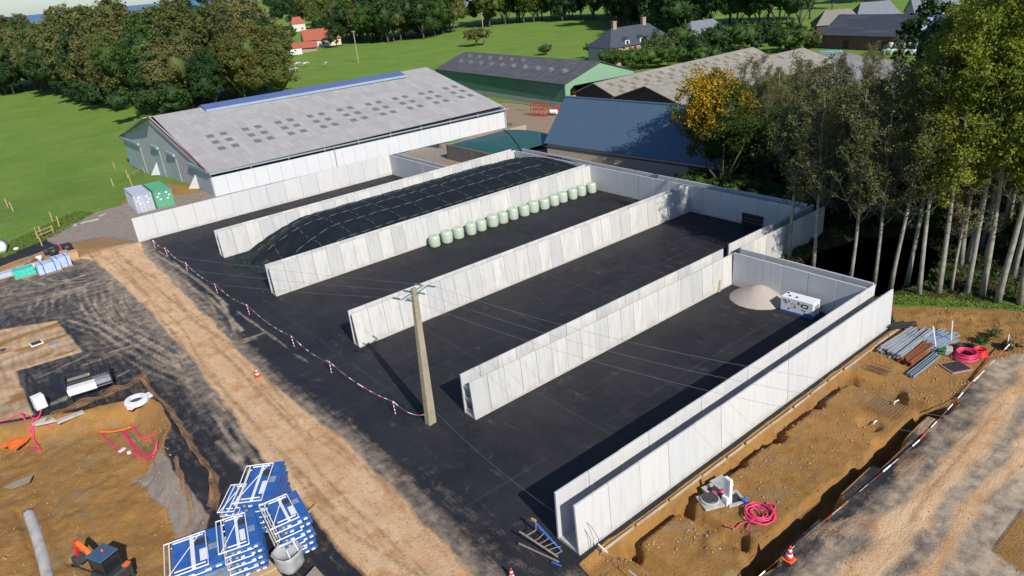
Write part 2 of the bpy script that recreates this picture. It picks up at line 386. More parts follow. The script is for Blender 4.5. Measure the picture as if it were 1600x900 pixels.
    for k, yy in enumerate((27, 41.2, 57, 73, 88, 38, 30.2, 44.5, 60)):
        rut = np.maximum(rut, sil*(.55 if k < 5 else .4)*ss(1-np.abs(y-yy-(0 if k < 5 else (vn(x, y*0, 8, k)-.5)*2.4))/.14)*ss((vn(x, y*0, 6, 70+k)-.2)*3))
    return c(soil), c(sand), c(dust), c(grav), c(gra), c(lit), ax, cat, c(rut)

def ground_material():
    m, n, b, o = newmat('site ground'); h = N(n); p = h.pos()
    A = h.attr('m1'); B = h.attr('m2')
    a = h.sep(A.outputs['Vector']); bb = h.sep(B.outputs['Vector'])
    soil, sand, dust, grav = a[0], a[1], a[2], A.outputs['Alpha']
    grass, litter, ax = bb[0], bb[1], bb[2]
    fine = h.noise(p, 9, 5, .7); mid = h.noise(p, 1.3, 5, .6); speck = h.noise(p, 30, 3, .7)
    sy = h.noise(h.map(p, (1.1, .16, 1)), 1.5, 6, .7, .6); sx = h.noise(h.map(p, (.2, 1.3, 1)), 1.4, 6, .7, .5)
    st = h.mix(ax, sy, sx)
    bro = h.noise(p, .22, 4, .6)
    asph = h.mix(h.ramp(bro, .35, .68), (.0135, .014, .0175), (.027, .0265, .030))
    asph = h.mix(h.ramp(h.mix(.5, st, mid), .5, .75), asph, (.031, .030, .033))
    asph = h.mix(h.ramp(h.noise(p, .5, 7, .8), .5, .8), asph, (.034, .033, .036))
    asph = h.mix(h.ramp(h.vor(p, 1.7), .02, .045), (.12, .115, .11), asph)
    dcol = h.mix(h.ramp(mid, .3, .7), (.20, .17, .135), (.52, .40, .275))
    df = h.ramp(h.m('ADD', h.m('ADD', dust, h.m('MULTIPLY', h.m('SUBTRACT', h.mix(.4, st, mid), .5), 1.3)), h.m('MULTIPLY', h.m('SUBTRACT', fine, .5), .6)), .2, .95)
    asph = h.mix(h.m('MULTIPLY', B.outputs['Alpha'], .5), asph, (.075, .07, .068))
    col = h.mix(df, asph, dcol)
    rut = B.outputs['Alpha']
    scol = h.mix(h.ramp(h.mix(.5, st, bro), .36, .6), (.60, .355, .175), (.76, .53, .32))
    scol = h.mix(h.ramp(h.noise(p, .55, 7, .7), .5, .66), scol, (.56, .28, .11))
    scol = h.mix(h.ramp(h.noise(p, 2.6, 6, .75), .57, .66), scol, (.40, .21, .085))
    scol = h.mix(h.ramp(h.vor(p, 2.1), .03, .07), (.2, .11, .05), scol)
    scol = h.mix(h.m('MULTIPLY', rut, h.ramp(mid, .3, .6)), scol, (.34, .21, .105))
    col = h.mix(h.ramp(h.m('ADD', sand, h.m('MULTIPLY', h.m('SUBTRACT', h.mix(.5, st, fine), .5), 1.0)), .26, .72), col, scol)
    gcol = h.mix(h.ramp(speck, .35, .65), (.16, .14, .12), (.42, .37, .33))
    gcol = h.mix(h.ramp(mid, .4, .7), gcol, (.24, .17, .11))
    col = h.mix(h.ramp(h.m('ADD', grav, h.m('MULTIPLY', h.m('SUBTRACT', fine, .5), .6)), .35, .65), col, gcol)
    ec = h.mix(h.ramp(mid, .32, .68), (.34, .17, .042), (.48, .26, .08))
    ec = h.mix(h.ramp(h.noise(h.map(p, (.5, 1.4, 1), (0, 0, .5)), 1.1, 6, .7), .5, .66), ec, (.32, .19, .08))
    ec = h.mix(h.ramp(bro, .5, .64), ec, (.46, .24, .07))
    ec = h.mix(h.ramp(h.noise(p, .4, 7, .75), .56, .66), ec, (.33, .24, .13))
    ec = h.mix(h.ramp(fine, .63, .73), ec, (.55, .38, .2))
    ec = h.mix(h.ramp(fine, .28, .4), (.17, .085, .027), ec)
    ec = h.mix(h.ramp(h.vor(p, 1.6), .03, .05), (.42, .34, .24), ec)
    col = h.mix(h.ramp(h.m('ADD', soil, h.m('MULTIPLY', h.m('SUBTRACT', fine, .5), .5)), .4, .6), col, ec)
    lc = h.mix(h.ramp(mid, .35, .65), (.05, .032, .014), (.13, .075, .028))
    col = h.mix(h.ramp(h.m('ADD', litter, h.m('MULTIPLY', h.m('SUBTRACT', fine, .5), .6)), .4, .6), col, lc)
    gm = h.mix(h.ramp(h.noise(p, .09, 5, .6), .35, .65), (.115, .225, .024), (.175, .275, .036))
    gm = h.mix(h.ramp(h.noise(h.map(p, (.3, 1.1, 1), (0, 0, .9)), .6, 6, .7), .5, .75), gm, (.23, .26, .065))
    gm = h.mix(h.ramp(h.noise(p, 1.7, 5, .75), .34, .5), (.08, .165, .016), gm)
    gm = h.mix(h.ramp(h.noise(p, .45, 7, .75), .6, .72), gm, (.21, .23, .06))
    col = h.mix(h.ramp(h.m('ADD', grass, h.m('MULTIPLY', h.m('SUBTRACT', h.mix(.5, fine, mid), .5), 1.3)), .35, .6), col, gm)
    n.links.new(col, b.inputs['Base Color'])
    rg = h.mix(h.m('ADD', h.m('MAXIMUM', soil, sand), h.m('MAXIMUM', grass, grav), None, True), h.ramp(st, .3, .8, (.55, .55, .55), (.8, .8, .8)), .95)
    n.links.new(rg, b.inputs['Roughness']); b.inputs['Specular IOR Level'].default_value = .3
    amt = h.m('ADD', .12, h.m('ADD', h.m('MULTIPLY', h.m('MAXIMUM', soil, litter), 1.), h.m('MULTIPLY', h.m('MAXIMUM', sand, grass), .6)))
    hh = h.m('MULTIPLY', h.m('ADD', fine, h.m('MULTIPLY', speck, .4)), amt)
    h.bump(hh, 1.0, .14, b)
    return m
GM = ground_material()
CATN = ['asphalt_yard', 'dirt_track', 'excavation_soil', 'building_plot', 'gravel_lane', 'grass_field', 'woodland_floor', 'farmyard', 'site_road']
def grid_ground(xs, ys, hole=None, suffix=''):
    X, Y = np.meshgrid(xs, ys, indexing='ij'); nx, ny = X.shape
    Z = heights(X, Y); mk = masks(X, Y)
    co = np.stack([X, Y, Z], -1).reshape(-1, 3)
    a1 = np.stack(mk[:4], -1).reshape(-1, 4); a2 = np.stack([mk[4], mk[5], mk[6], mk[8]], -1).reshape(-1, 4)
    i, j = np.meshgrid(np.arange(nx-1), np.arange(ny-1), indexing='ij'); i = i.ravel(); j = j.ravel()
    F = np.stack([i*ny+j, (i+1)*ny+j, (i+1)*ny+j+1, i*ny+j+1], -1); cat = mk[7][i, j]
    if hole:
        cx = (xs[i]+xs[i+1])/2; cy = (ys[j]+ys[j+1])/2
        keep = ~((cx > hole[0]) & (cx < hole[1]) & (cy > hole[2]) & (cy < hole[3])); F = F[keep]; cat = cat[keep]
    res = []
    for c in range(9):
        f = F[cat == c]
        if len(f) < (40 if hole is None else 400):
            if len(f) == 0: continue
            res.append((c, f)); continue
        res.append((c, f))
    return co, a1, a2, res
def emit(name, parts):
    V = []; Fs = []; A1 = []; A2 = []; b = 0
    for co, a1, a2, f in parts:
        u, inv = np.unique(f.ravel(), return_inverse=True)
        V.append(co[u]); A1.append(a1[u]); A2.append(a2[u]); Fs.append(inv.reshape(-1, 4)+b); b += len(u)
    V = np.concatenate(V); F = np.concatenate(Fs); A1 = np.concatenate(A1); A2 = np.concatenate(A2)
    o = npmesh(name, V, F, GM); me = o.data
    for nm, a in (('m1', A1), ('m2', A2)):
        at = me.attributes.new(nm, 'FLOAT_COLOR', 'POINT'); at.data.foreach_set('color', a.astype(np.float32).ravel())
    me.polygons.foreach_set('use_smooth', [True]*len(me.polygons))
    tag(o, kind='structure'); return o
def npmesh(name, V, F, mats, parent=None, smooth=False):
    me = bpy.data.meshes.new(name); k = F.shape[1]
    me.vertices.add(len(V)); me.vertices.foreach_set('co', np.asarray(V, np.float32).ravel())
    me.loops.add(F.size); me.loops.foreach_set('vertex_index', F.astype(np.int32).ravel())
    me.polygons.add(len(F)); me.polygons.foreach_set('loop_start', (np.arange(len(F))*k).astype(np.int32))
    me.update(calc_edges=True)
    if smooth: me.polygons.foreach_set('use_smooth', [True]*len(F))
    for m in (mats if isinstance(mats, (list, tuple)) else [mats]): me.materials.append(m)
    o = bpy.data.objects.new(name, me); link(o, parent); return o
st_ = .16
g1 = grid_ground(np.linspace(-20, 62, 513), np.linspace(0, 118, 739))
g2 = None
def lines(segs):
    out = []
    for a, b, s in segs: out += list(np.arange(a, b-1e-6, s))
    out.append(segs[-1][1]); return np.array(out)
xs = lines([(-3000, -400, 650), (-400, -60, 34), (-60, -20, 4), (-20, 62, 2), (62, 130, 1), (130, 250, 4), (250, 500, 10), (500, 1000, 50), (1000, 3000, 500)])
ys = lines([(-400, -60, 34), (-60, 0, 4), (0, 118, 2), (118, 170, 2), (170, 400, 5), (400, 1000, 50), (1000, 3000, 500)])
g2 = grid_ground(xs, ys, (-20, 62, 0, 118))
for c in range(9):
    parts = [(G[0], G[1], G[2], f) for G in (g1, g2) for cc, f in G[3] if cc == c]
    if parts: emit(CATN[c], parts)

m_, n_, b_, o_ = newmat('still water'); h_ = N(n_); b_.inputs['Base Color'].default_value = (.05, .055, .075, 1); b_.inputs['Roughness'].default_value = .25
h_.bump(h_.noise(h_.pos(), 1.5, 3), .15, .05, b_); M['water'] = m_
mb = MB(); mb.lathe([(0.01, 0), (1, 0)], (62, 27, -.45), 40, 0, 9.6, 5.9); tag(mb.build('pond', M['water']), kind='structure')
M['far_haze_plane'] = mat('hazy far blue', (.05, .13, .25), .35, (.04, .11, .22), .001)  # blue of the hazy distance put into one flat colour
mb = MB(); mb.add([(-9000, 2990, -1), (9000, 2990, -1), (26000, 26000, -1), (-26000, 26000, -1)], [(0, 1, 2, 3)]); tag(mb.build('far_haze_plane', M['far_haze_plane']), kind='structure')  # flat plane painted as the haze-blue far band
# ------------------------------------------------------------------ silo walls of precast panels
def concrete(t0, t1, stn):
    m, n, b, o = newmat('precast concrete panel'); h = N(n); p = h.obj(); wp = h.pos()
    t = h.ramp(h.rnd(), 0, 1, t0[0], t0[1], t0[2] if len(t0) > 2 else None)
    st1 = h.ramp(h.noise(h.map(p, (1.2, 1.2, .35)), 1.6, 6, .65), .3, .75)
    c = h.mix(h.m('MULTIPLY', st1, stn+.15), t, t1)
    c = h.mix(h.m('MULTIPLY', h.ramp(h.noise(h.map(wp, (2.6, 2.6, .22)), 1.3, 5, .7), .48, .74), stn), c, (.31, .305, .29))
    z = h.sep(p)[2]
    c = h.mix(h.m('MULTIPLY', h.m('SUBTRACT', 1, h.m('MULTIPLY', z, 1.6), None, True), h.ramp(h.noise(wp, 1.1, 4), .4, .7)), c, (.40, .34, .27))
    e = h.m('ABSOLUTE', h.sep(p)[0])
    n.links.new(c, b.inputs['Base Color']); b.inputs['Roughness'].default_value = .8; b.inputs['Specular IOR Level'].default_value = .3
    h.bump(h.noise(p, 12, 4), .12, .02, b); return m
M['conc'] = concrete(((.42, .435, .445), (.62, .605, .575), [(.5, (.54, .54, .525))]), (.48, .47, .44), .6)
M['concnew'] = concrete(((.50, .515, .525), (.57, .565, .55)), (.50, .50, .49), .3)
M['conc2'] = mat('plain concrete', (.5, .49, .46), .85, (.4, .39, .36), 1.5, bump=.2, dirt=(.3, .27, .22))
PAN = {}
def panel(pw, hgt, lean, parent, loc, sz=1., flip=1):
    key = (round(pw, 3), hgt, lean, pw > 2.3)
    if key not in PAN:
        mb = MB(); x0 = .012; th = .13
        mb.par((x0, 0, 0), (pw-.024, 0, 0), (0, th, 0), (0, lean, hgt))
        o = mb.build('panel', M['concnew' if pw > 2.3 else 'conc'], parent, bevel=.012); PAN[key] = o
    else:
        o = PAN[key].copy(); link(o, parent)
    o.location = loc; o.scale = (1, 1, sz); return o
def wall(label, p0, ang, L, rows, struts=True, group='precast concrete silo walls', foot=True):
    t = thing('silo_wall', label, 'wall', (p0[0], p0[1], 0), ang, group)
    rg = random.Random(label)
    for off, lean, hgt, pw0, jag in rows:
        n = max(1, round(L/pw0)); pw = L/n
        hj = 0
        for i in range(n):
            if jag and rg.random() < .45: hj = rg.uniform(-jag, 0)
            panel(pw, hgt, lean, t, (i*pw, off+(rg.random()-.5)*.02, .02), 1+hj)
    offs = [r[0] for r in rows]
    if foot:
        mb = MB(); mb.par((.03, min(offs)-.02, 0), (L-.06, 0, 0), (0, max(offs)-min(offs)+.17, 0), (0, 0, .16)); mb.build('footing', M['conc2'], t)
    if len(rows) > 1 and struts:
        a, b = min(offs), max(offs)
        for xx in (.1, L-.28):
            for zz in (.25, 1.15, 2.05):
                lf = rows[0][1]*zz/rows[0][2]
                mb = MB(); mb.par((xx, a+.13+lf, zz), (.18, 0, 0), (0, b-a-.13-lf, 0), (0, 0, .16)); mb.build('strut', M['conc2'], t)
    return t
HW = 3.02
wall('single tall pale wall closing the silo yard in front of the long grey barn', (15.0, 95.1), 0, 36.9, [(0, .1, HW, 2.45, 0)])
wall('low grey double wall across the far end of the leftmost narrow bay', (51.75, 81.3), R(90), 13.9, [(0, 0, HW, 2.4, 0), (-1.1, 0, HW, 2.4, 0)])
wall('pale double wall on the far side of the black covered silage heap', (20.5, 79.9), 0, 43.6, [(0, .2, HW, 1.6, 0), (1.15, 0, HW, 1.6, 0)])
wall('pale double wall with the row of wrapped bales standing against it', (20.3, 64.35), 0, 43.6, [(0, .25, HW, 1.5, 0), (1.1, 0, HW, 1.6, 0)])
wall('free-standing double wall with the shadow of the utility pole on its near end', (20.9, 48.5), 0, 42.8, [(0, .3, HW-.04, 1.45, .02), (.85, 0, HW+.03, 1.6, 0)])
wall('double wall with uneven panel tops beside the bay with the gravel heap', (21.4, 33.35), 0, 28.7, [(0, .15, HW-.22, 1.4, .05), (1.1, 0, HW, 1.6, 0)])
wall('bright white double wall along the brown excavated plot with a dark gap between its faces', (18.0, 20.05), 0, 33.0, [(0, .16, HW, 2.36, 0), (1.5, 0, HW, 2.36, 0)], struts=False)
wall('bluish double wall at the far end behind the bale bay and the open bay', (65.2, 35.2), R(90), 44.6, [(0, 0, HW+.05, 2.4, 0), (1.3, 0, HW, 2.4, 0)])
wall('grey double end wall behind the gravel heap and the white generator', (51.1, 21.7), R(90), 11.6, [(0, 0, HW+.05, 2.4, 0), (1.05, 0, HW, 2.4, 0)])
wall('tree shadowed double wall leading from the gravel bay to the grove', (51.3, 33.5), 0, 14.2, [(0, 0, HW, 2.0, 0), (1.2, 0, HW, 2.0, 0)])

# ------------------------------------------------------------------ buildings
def corr(name, c, c2, freq, axis=0, rough=.6, metal=0., patch=None, psc=.8, spec=.4, depth=.03, stain=None, sheets=None):
    m, n, b, o = newmat(name); h = N(n); p = h.obj()
    f = h.noise(p, psc, 6, .65)
    col = h.mix(h.ramp(f, .3, .7), c2, c)
    if patch: col = h.mix(h.ramp(h.noise(p, psc*2.2, 6, .7), .5, .7), col, patch)
    if stain: col = h.mix(h.ramp(h.noise(h.map(p, (.5, .5, .5) if axis == 2 else ((.08, 1.5, 1) if axis == 0 else (1.5, .08, 1))), 1.2, 5, .7), .5, .75), col, stain)
    if sheets:
        t = n.nodes.new('ShaderNodeTexBrick'); n.links.new(p, t.inputs['Vector']); t.inputs['Scale'].default_value = 1; t.inputs['Brick Width'].default_value = sheets[0]; t.inputs['Row Height'].default_value = sheets[1]
        t.inputs['Color1'].default_value = (.90, .90, .90, 1); t.inputs['Color2'].default_value = (1.05, 1.05, 1.04, 1); t.inputs['Mortar'].default_value = (.74, .73, .73, 1); t.inputs['Mortar Size'].default_value = .025; t.offset = 0
        col = h.mix(1., col, t.outputs[0], 'MULTIPLY')
    w_ = h.m('SINE', h.m('MULTIPLY', h.sep(p)[axis if axis < 2 else 0], freq*6.283))
    col = h.mix(h.m('MULTIPLY', h.m('MULTIPLY_ADD', w_, .5, .5), .22), col, tuple(x*.45 for x in c2))
    n.links.new(col, b.inputs['Base Color']); b.inputs['Roughness'].default_value = rough; b.inputs['Metallic'].default_value = metal
    b.inputs['Specular IOR Level'].default_value = spec
    h.bump(w_, .6, depth, b); return m
def V3(v, z=0.): return np.array([v[0], v[1], z], float)
def roof_slabs(root, A, B, he, hr, mat_, ov=.5, th=.12, ovA=.3, name='roof'):
    A = V3(A); B = V3(B); ua = A/np.linalg.norm(A); ub = B/np.linalg.norm(B); hw = np.linalg.norm(B)/2; sl = (hr-he)/hw
    r = []
    for sgn, base in ((1, V3((0, 0))), (-1, B)):
        e = base-sgn*ub*ov+np.array([0, 0, he-sl*ov]); rid = B/2+np.array([0, 0, hr])
        # local frame: x along the ridge, y up the slope -> an object of its own
        mb = MB(); L = np.linalg.norm(A)+2*ovA; run = np.linalg.norm(rid-e)
        mb.par((0, 0, 0), (L, 0, 0), (0, run-.02, 0), (0, 0, th))
        o = mb.build(name, mat_, root)
        x = ua; y = (rid-e)/np.linalg.norm(rid-e); z = np.cross(x, y)
        if z[2] < 0: z = -z
        o0 = e-ua*ovA
        o.matrix_world = Matrix(((x[0], y[0], z[0], 0), (x[1], y[1], z[1], 0), (x[2], y[2], z[2], 0), (0, 0, 0, 1)))
        o.location = o0; r.append((o, L, run))
    return r
def gable_walls(root, A, B, he, hr, ml, mg, z0=0., th=.15, near=True, far=True, g0=True, g1=True, inset=.25):
    A = V3(A); B = V3(B); ua = A/np.linalg.norm(A); ub = B/np.linalg.norm(B); up_ = np.array([0, 0, 1.])
    if near: mb = MB(); mb.par(V3((0, 0), z0), A, ub*th, up_*(he-z0-.02)); mb.build('side_wall', ml, root)
    if far: mb = MB(); mb.par(B-ub*th+up_*z0, A, ub*th, up_*(he-z0-.02)); mb.build('side_wall', ml, root)
    for f, base, d in ((g0, V3((0, 0)), ua*th), (g1, A-ua*th, ua*th)):
        if not f: continue
        a = base+ub*(th+.003); b = base+B-ub*(th+.003)
        mb = MB(); mb.prism([a+up_*z0, b+up_*z0, b+up_*(he-.02), base+B/2+up_*(hr-.03), a+up_*(he-.02)], 0, d); mb.build('gable_wall', mg, root)

# big grey barn
M['fibre'] = corr('fibre cement roof', (.44, .425, .425), (.38, .37, .365), 5.5, 0, .8, psc=.25, patch=(.45, .43, .41), stain=(.40, .37, .36), sheets=(1.05, 2.35))
M['cladgrey'] = corr('grey barn cladding', (.54, .545, .56), (.44, .445, .46), 4, 1, .7, psc=1.5, stain=(.38, .38, .39))
M['whitepanel'] = mat('white wall panels', (.57, .59, .61), .6, (.54, .56, .58), .4)
M['bluegrey'] = mat('blue grey sheet', (.3, .37, .43), .45, (.25, .32, .38), 1)
M['ridgeblue'] = mat('blue ridge sheet', (.10, .15, .33), .5, (.085, .125, .28), 1)
M['skyl'] = mat('weathered rooflight', (.19, .18, .16), .5, (.15, .145, .13), 2)
M['maroon'] = mat('maroon trim', (.27, .04, .07), .5)
M['doorblue'] = mat('pale sheet door', (.42, .47, .52), .45, (.36, .41, .46), 1.5)
M['tarpwhite'] = mat('white flap', (.8, .8, .8), .6)
BO = (28.9, 108.0); BA = np.array([54.3, -2.0]); BB = np.array([-1.3, 49.0]); he, hr = 3.7, 9.55
bb_ = thing('long_barn', 'long barn with pale grey fibre cement roof, blue ridge vent and white side wall', 'barn', (BO[0], BO[1], 0))
gable_walls(bb_, BA, BB, he, hr, M['whitepanel'], M['cladgrey'], z0=-3, near=False)
rf = roof_slabs(bb_, BA, BB, he, hr, M['fibre'], .55)
ro, RL, RR = rf[0]
kk = 0
for gi in range(9):
    x0 = 4.2+gi*5.75
    for cx_ in range(2):
        for ry in range(3):
            mb = MB(); mb.par((x0+cx_*2.15+ry*.1, 6.9+ry*2.7-(gi % 2)*.1, .1), (1.1, 0, 0), (0, 1.3, 0), (0, 0, .035)); mb.build('skylight', M['skyl'], ro)
mb = MB(); ua = V3(BA)/np.linalg.norm(V3(BA)); ub = V3(BB)/np.linalg.norm(V3(BB)); mid = V3(BB)/2; U = np.array([0, 0, 1.])
sl = (hr-he)/(np.linalg.norm(BB)/2)
a0 = mid+ua*8.5; Lr = 39.5
mb.prism([a0-ub*2.3+U*(hr-2.3*sl+.55), a0-ub*2.3+U*(hr-2.3*sl+.15), a0+ub*2.3+U*(hr-2.3*sl+.15), a0+ub*2.3+U*(hr-2.3*sl+.55), a0+U*(hr+.6)], 0, ua*Lr, 0)
rv = mb.build('ridge_vent', M['ridgeblue'], bb_)
mb = MB(); mb.par(a0-ub*2.42+U*(hr-2.3*sl+.12), ua*Lr, ub*.1, U*.42); mb.build('vent_face', M['bluegrey'], rv)
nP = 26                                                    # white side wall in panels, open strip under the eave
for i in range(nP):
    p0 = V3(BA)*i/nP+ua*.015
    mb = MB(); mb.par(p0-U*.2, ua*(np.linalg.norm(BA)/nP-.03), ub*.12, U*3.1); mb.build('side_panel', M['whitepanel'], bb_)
mb = MB(); mb.par(ub*1.2-U*.2, V3(BA), ub*.1, U*(he)); mb.build('dark_gap_sheet', M['black'], bb_)  # black sheet behind the panels, paints the shade inside the open strip
for i in range(10):
    mb = MB(); mb.par(V3(BA)*(i/9*.997)+ub*.2, ua*.16, ub*.16, U*3.6); mb.build('post', M['galv'], bb_)
mb = MB(); mb.tube([ub*-.62+U*(he-.22)-ua*.3, ub*-.62+V3(BA)+U*(he-.22)+ua*.3], .11, 6); mb.build('gutter', M['bluegrey'], bb_)
for t_ in (.36, .995):
    mb = MB(); mb.tube([ub*-.2+V3(BA)*t_+U*(he-.3), ub*-.1+V3(BA)*t_], .07, 6); mb.build('downpipe', M['bluegrey'], bb_)
mb = MB(); mb.par(-ub*.55-ua*.42+U*(he-.55*sl+.06), ua*.12, V3(BB)/2+ub*.55+U*(hr-he+.55*sl), U*.22); mb.build('verge_trim', M['maroon'], bb_)
mb = MB(); mb.par(mid-ua*.42+U*(hr+.06), ua*.12, V3(BB)/2+ub*.55-U*(hr-he+.55*sl), U*.16); mb.build('verge_trim', M['dark'], bb_)
for c_, w_, top, bot, fl in ((4.2, 8.2, 3.6, 0, 6.9), (17.2, 3.6, 4.1, -.7, 0), (26.0, 3.6, 4.2, -1.0, 28), (42.5, 11.6, 3.4, -1.9, 0)):
    d_ = MB(); d_.par(ub*(c_-w_/2)-ua*.12+U*bot, ua*.08, ub*w_, U*(top-bot)); do = d_.build('sliding_door', M['doorblue'], bb_)
    d_ = MB(); d_.par(ub*(c_-w_/2-.3)-ua*.5+U*top, ua*.4, ub*(w_+.6), U*.45); d_.build('track_cover', M['bluegrey'], do)
    if fl: d_ = MB(); d_.prism([ub*fl-ua*.14+U*(bot+.1), ub*(fl+1.7)-ua*1.2+U*(bot+.05), ub*fl-ua*.14+U*(bot+2.4)], 0, ua*.04); d_.build('door_flap', M['tarpwhite'], do)

# green barn
M['greenshade'] = corr('shaded green sheet', (.10, .26, .15), (.08, .21, .125), 3.5, 1, .55, psc=.5)  # same sheet as the gable, darker: weaker light on the long side painted in
M['greenlit'] = corr('sunlit green sheet', (.235, .41, .26), (.21, .37, .235), 3.5, 0, .55, psc=.5)  # same sheet as the sides, lighter: sunlight on the gable painted in
M['slateroof'] = corr('dark fibre cement roof', (.115, .112, .125), (.08, .08, .092), 4, 1, .75, psc=.3, patch=(.17, .16, .16), stain=(.15, .15, .155), sheets=(1.05, 2.0))
M['tan'] = mat('yellowed rooflight', (.3, .26, .18), .5)
GA = np.array([4.5, 54.0]); GB = np.array([19, -1.7])
gb = thing('green_barn', 'open-ended green sheet metal barn with dark grey roof', 'barn', (101.2, 108.7, 0))
# ridge along GA; local order keeps the near wall first
gA, gB = V3(GA), V3(GB); ga_, gb_ = gA/np.linalg.norm(gA), gB/np.linalg.norm(gB)
mb = MB(); mb.par(U*1.1, gA, gb_*.12, U*3.85); mb.build('side_wall', M['greenshade'], gb)
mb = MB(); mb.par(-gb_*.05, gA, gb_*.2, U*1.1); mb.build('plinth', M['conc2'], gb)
mb = MB(); mb.par(gB-gb_*.12, gA, gb_*.12, U*4.95); mb.build('side_wall', M['greenshade'], gb)
mb = MB(); mb.par(gA-ga_*.12+gb_*.13, gB-gb_*.26, ga_*.12, U*4.9); mb.build('end_wall', M['greenshade'], gb)
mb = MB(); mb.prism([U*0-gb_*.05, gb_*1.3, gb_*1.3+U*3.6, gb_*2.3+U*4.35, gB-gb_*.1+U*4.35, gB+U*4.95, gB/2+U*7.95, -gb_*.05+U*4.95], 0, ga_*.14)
mb.build('gable_cladding', M['greenlit'], gb)
r2 = roof_slabs(gb, GA, GB, 5.0, 8.05, M['slateroof'], .35)
for gi in range(10):
    for cx_ in range(2):
        mb = MB(); mb.par((5+gi*4.8+cx_*1.3, 4.6+.7*(cx_), .1), (1.0 if gi < 5 else .7, 0, 0), (0, 1.1, 0), (0, 0, .03)); mb.build('rooflight', M['tan'], r2[0][0])
        if gi > 3: mb = MB(); mb.par((5+gi*4.8+cx_*1.3, 7.6+.7*(cx_), .1), (.7, 0, 0), (0, .9, 0), (0, 0, .03)); mb.build('rooflight', M['tan'], r2[0][0])
mb = MB(); rg_ = random.Random(4)
for i in range(9): mb.box(3.2+rg_.random()*5, 3+i*1.2, 0, 2.2, 1.1, 1.6+rg_.random()*1.4, .05*i)
o = mb.build('hay_stack', M['hay'], None, bevel=.15, loc=(101.2, 108.7, 0)); tag(o, 'stack of straw bales inside the open green barn', 'hay stack')

# blue roofed brick barn
M['blueroof'] = corr('blue steel roof', (.088, .145, .215), (.078, .13, .195), 3.6, 0, .45, psc=.4, depth=.012, metal=.1)
def brickm(name, c, c2, mo, sc=1.):
    m, n, b, o = newmat(name); h = N(n); p = h.obj(); s_ = h.sep(p)
    cb = n.nodes.new('ShaderNodeCombineXYZ'); n.links.new(h.m('ADD', s_[0], s_[1]), cb.inputs[0]); n.links.new(s_[2], cb.inputs[1])
    t = n.nodes.new('ShaderNodeTexBrick'); n.links.new(cb.outputs[0], t.inputs['Vector']); t.inputs['Scale'].default_value = 3*sc
    t.inputs['Color1'].default_value = (*c, 1); t.inputs['Color2'].default_value = (*c2, 1); t.inputs['Mortar'].default_value = (*mo, 1)
    t.inputs['Mortar Size'].default_value = .03
    col = h.mix(h.ramp(h.noise(p, .7, 5, .65), .45, .75), t.outputs[0], tuple(v*.9 for v in mo))
    n.links.new(col, b.inputs['Base Color']); b.inputs['Roughness'].default_value = .9; return m
M['brick'] = brickm('old brick', (.50, .29, .21), (.60, .39, .29), (.58, .49, .42))
M['darkbrick'] = brickm('dark red brick', (.16, .055, .045), (.12, .045, .04), (.2, .13, .11))
sbA = np.array([2.75, -29]); sbB = np.array([10, .9])
sb = thing('brick_barn', 'brick barn with smooth blue metal roof behind the silage heap', 'barn', (70.2, 80.0, 0))
gable_walls(sb, sbA, sbB, 3.0, 8.55, M['brick'], M['brick'])
roof_slabs(sb, sbA, sbB, 3.0, 8.6, M['blueroof'], .22, ovA=.35)
a_ = V3(sbA)/np.linalg.norm(sbA); b_3 = V3(sbB)/np.linalg.norm(sbB)
mb = MB(); mb.tube([-b_3*.62+U*2.45-a_*.3, -b_3*.62+U*2.45+V3(sbA)], .09, 6); mb.build('gutter', M['dark'], sb)
mb = MB(); mb.tube([V3(sbB)/2+U*8.78-a_*.4, V3(sbB)/2+U*8.78+V3(sbA)+a_*.4], .16, 6); mb.build('ridge_cap', M['blueroof'], sb)
# fibre cement roofs with black timber gables
M['oldroof'] = corr('mossy fibre cement roof', (.38, .365, .325), (.27, .255, .22), 4.5, 0, .9, psc=.8, patch=(.34, .30, .20), stain=(.2, .18, .15), sheets=(1.1, 1.9))
M['brownsheet'] = mat('brown stained rooflight', (.16, .12, .085), .8, (.22, .175, .13), 2)
M['blackwood'] = corr('black boarding', (.028, .025, .026), (.05, .045, .045), 3, 1, .8, psc=1)
for k, (y0, dy, he_, hr_, L_, lab) in enumerate(((92.6, 10.8, 4.0, 6.1, 51, 'farm shed with black boarded gable and brown patched roof, the one nearer the green barn'), (76.9, 15.4, 4.0, 6.5, 50, 'farm shed with black boarded gable, mossy pale roof and three small openings in it'))):
    fb = thing('farm_shed', lab, 'shed', (98.2+(.9 if k == 0 else 0), y0, 0), 0, 'farm sheds with fibre cement roofs')
    gable_walls(fb, (L_, 0), (0, dy), he_, hr_, M['blackwood'], M['blackwood'])
    rr = roof_slabs(fb, (L_, 0), (0, dy), he_, hr_, M['oldroof'], .3, ovA=.6)
    rg_ = random.Random(k)
    for gi in range(13):
        for q in range(3 if k == 0 else 1):
            x_ = 2.5+gi*3.7+(q % 2)*1.25; y_ = (.8+q*1.5) if k == 0 else 6.1
            if k == 1 and rg_.random() < .5: continue
            mb = MB(); mb.par((x_, y_, .1), (1.15, 0, 0), (0, 1.3, 0), (0, 0, .03)); mb.build('rooflight', M['brownsheet'], rr[0][0])
    if k == 1:
        for i in range(3):
            mb = MB(); mb.box(5+i*5.2, 4.2, .1, 1.5, 1.1, .45, 0); c = mb.build('roof_hatch', M['hay'], rr[0][0])
            mb = MB(); mb.box(4.75+i*5.2, 3.7, .12, .9, .3, .3, 0); mb.build('opening', M['black'], c)

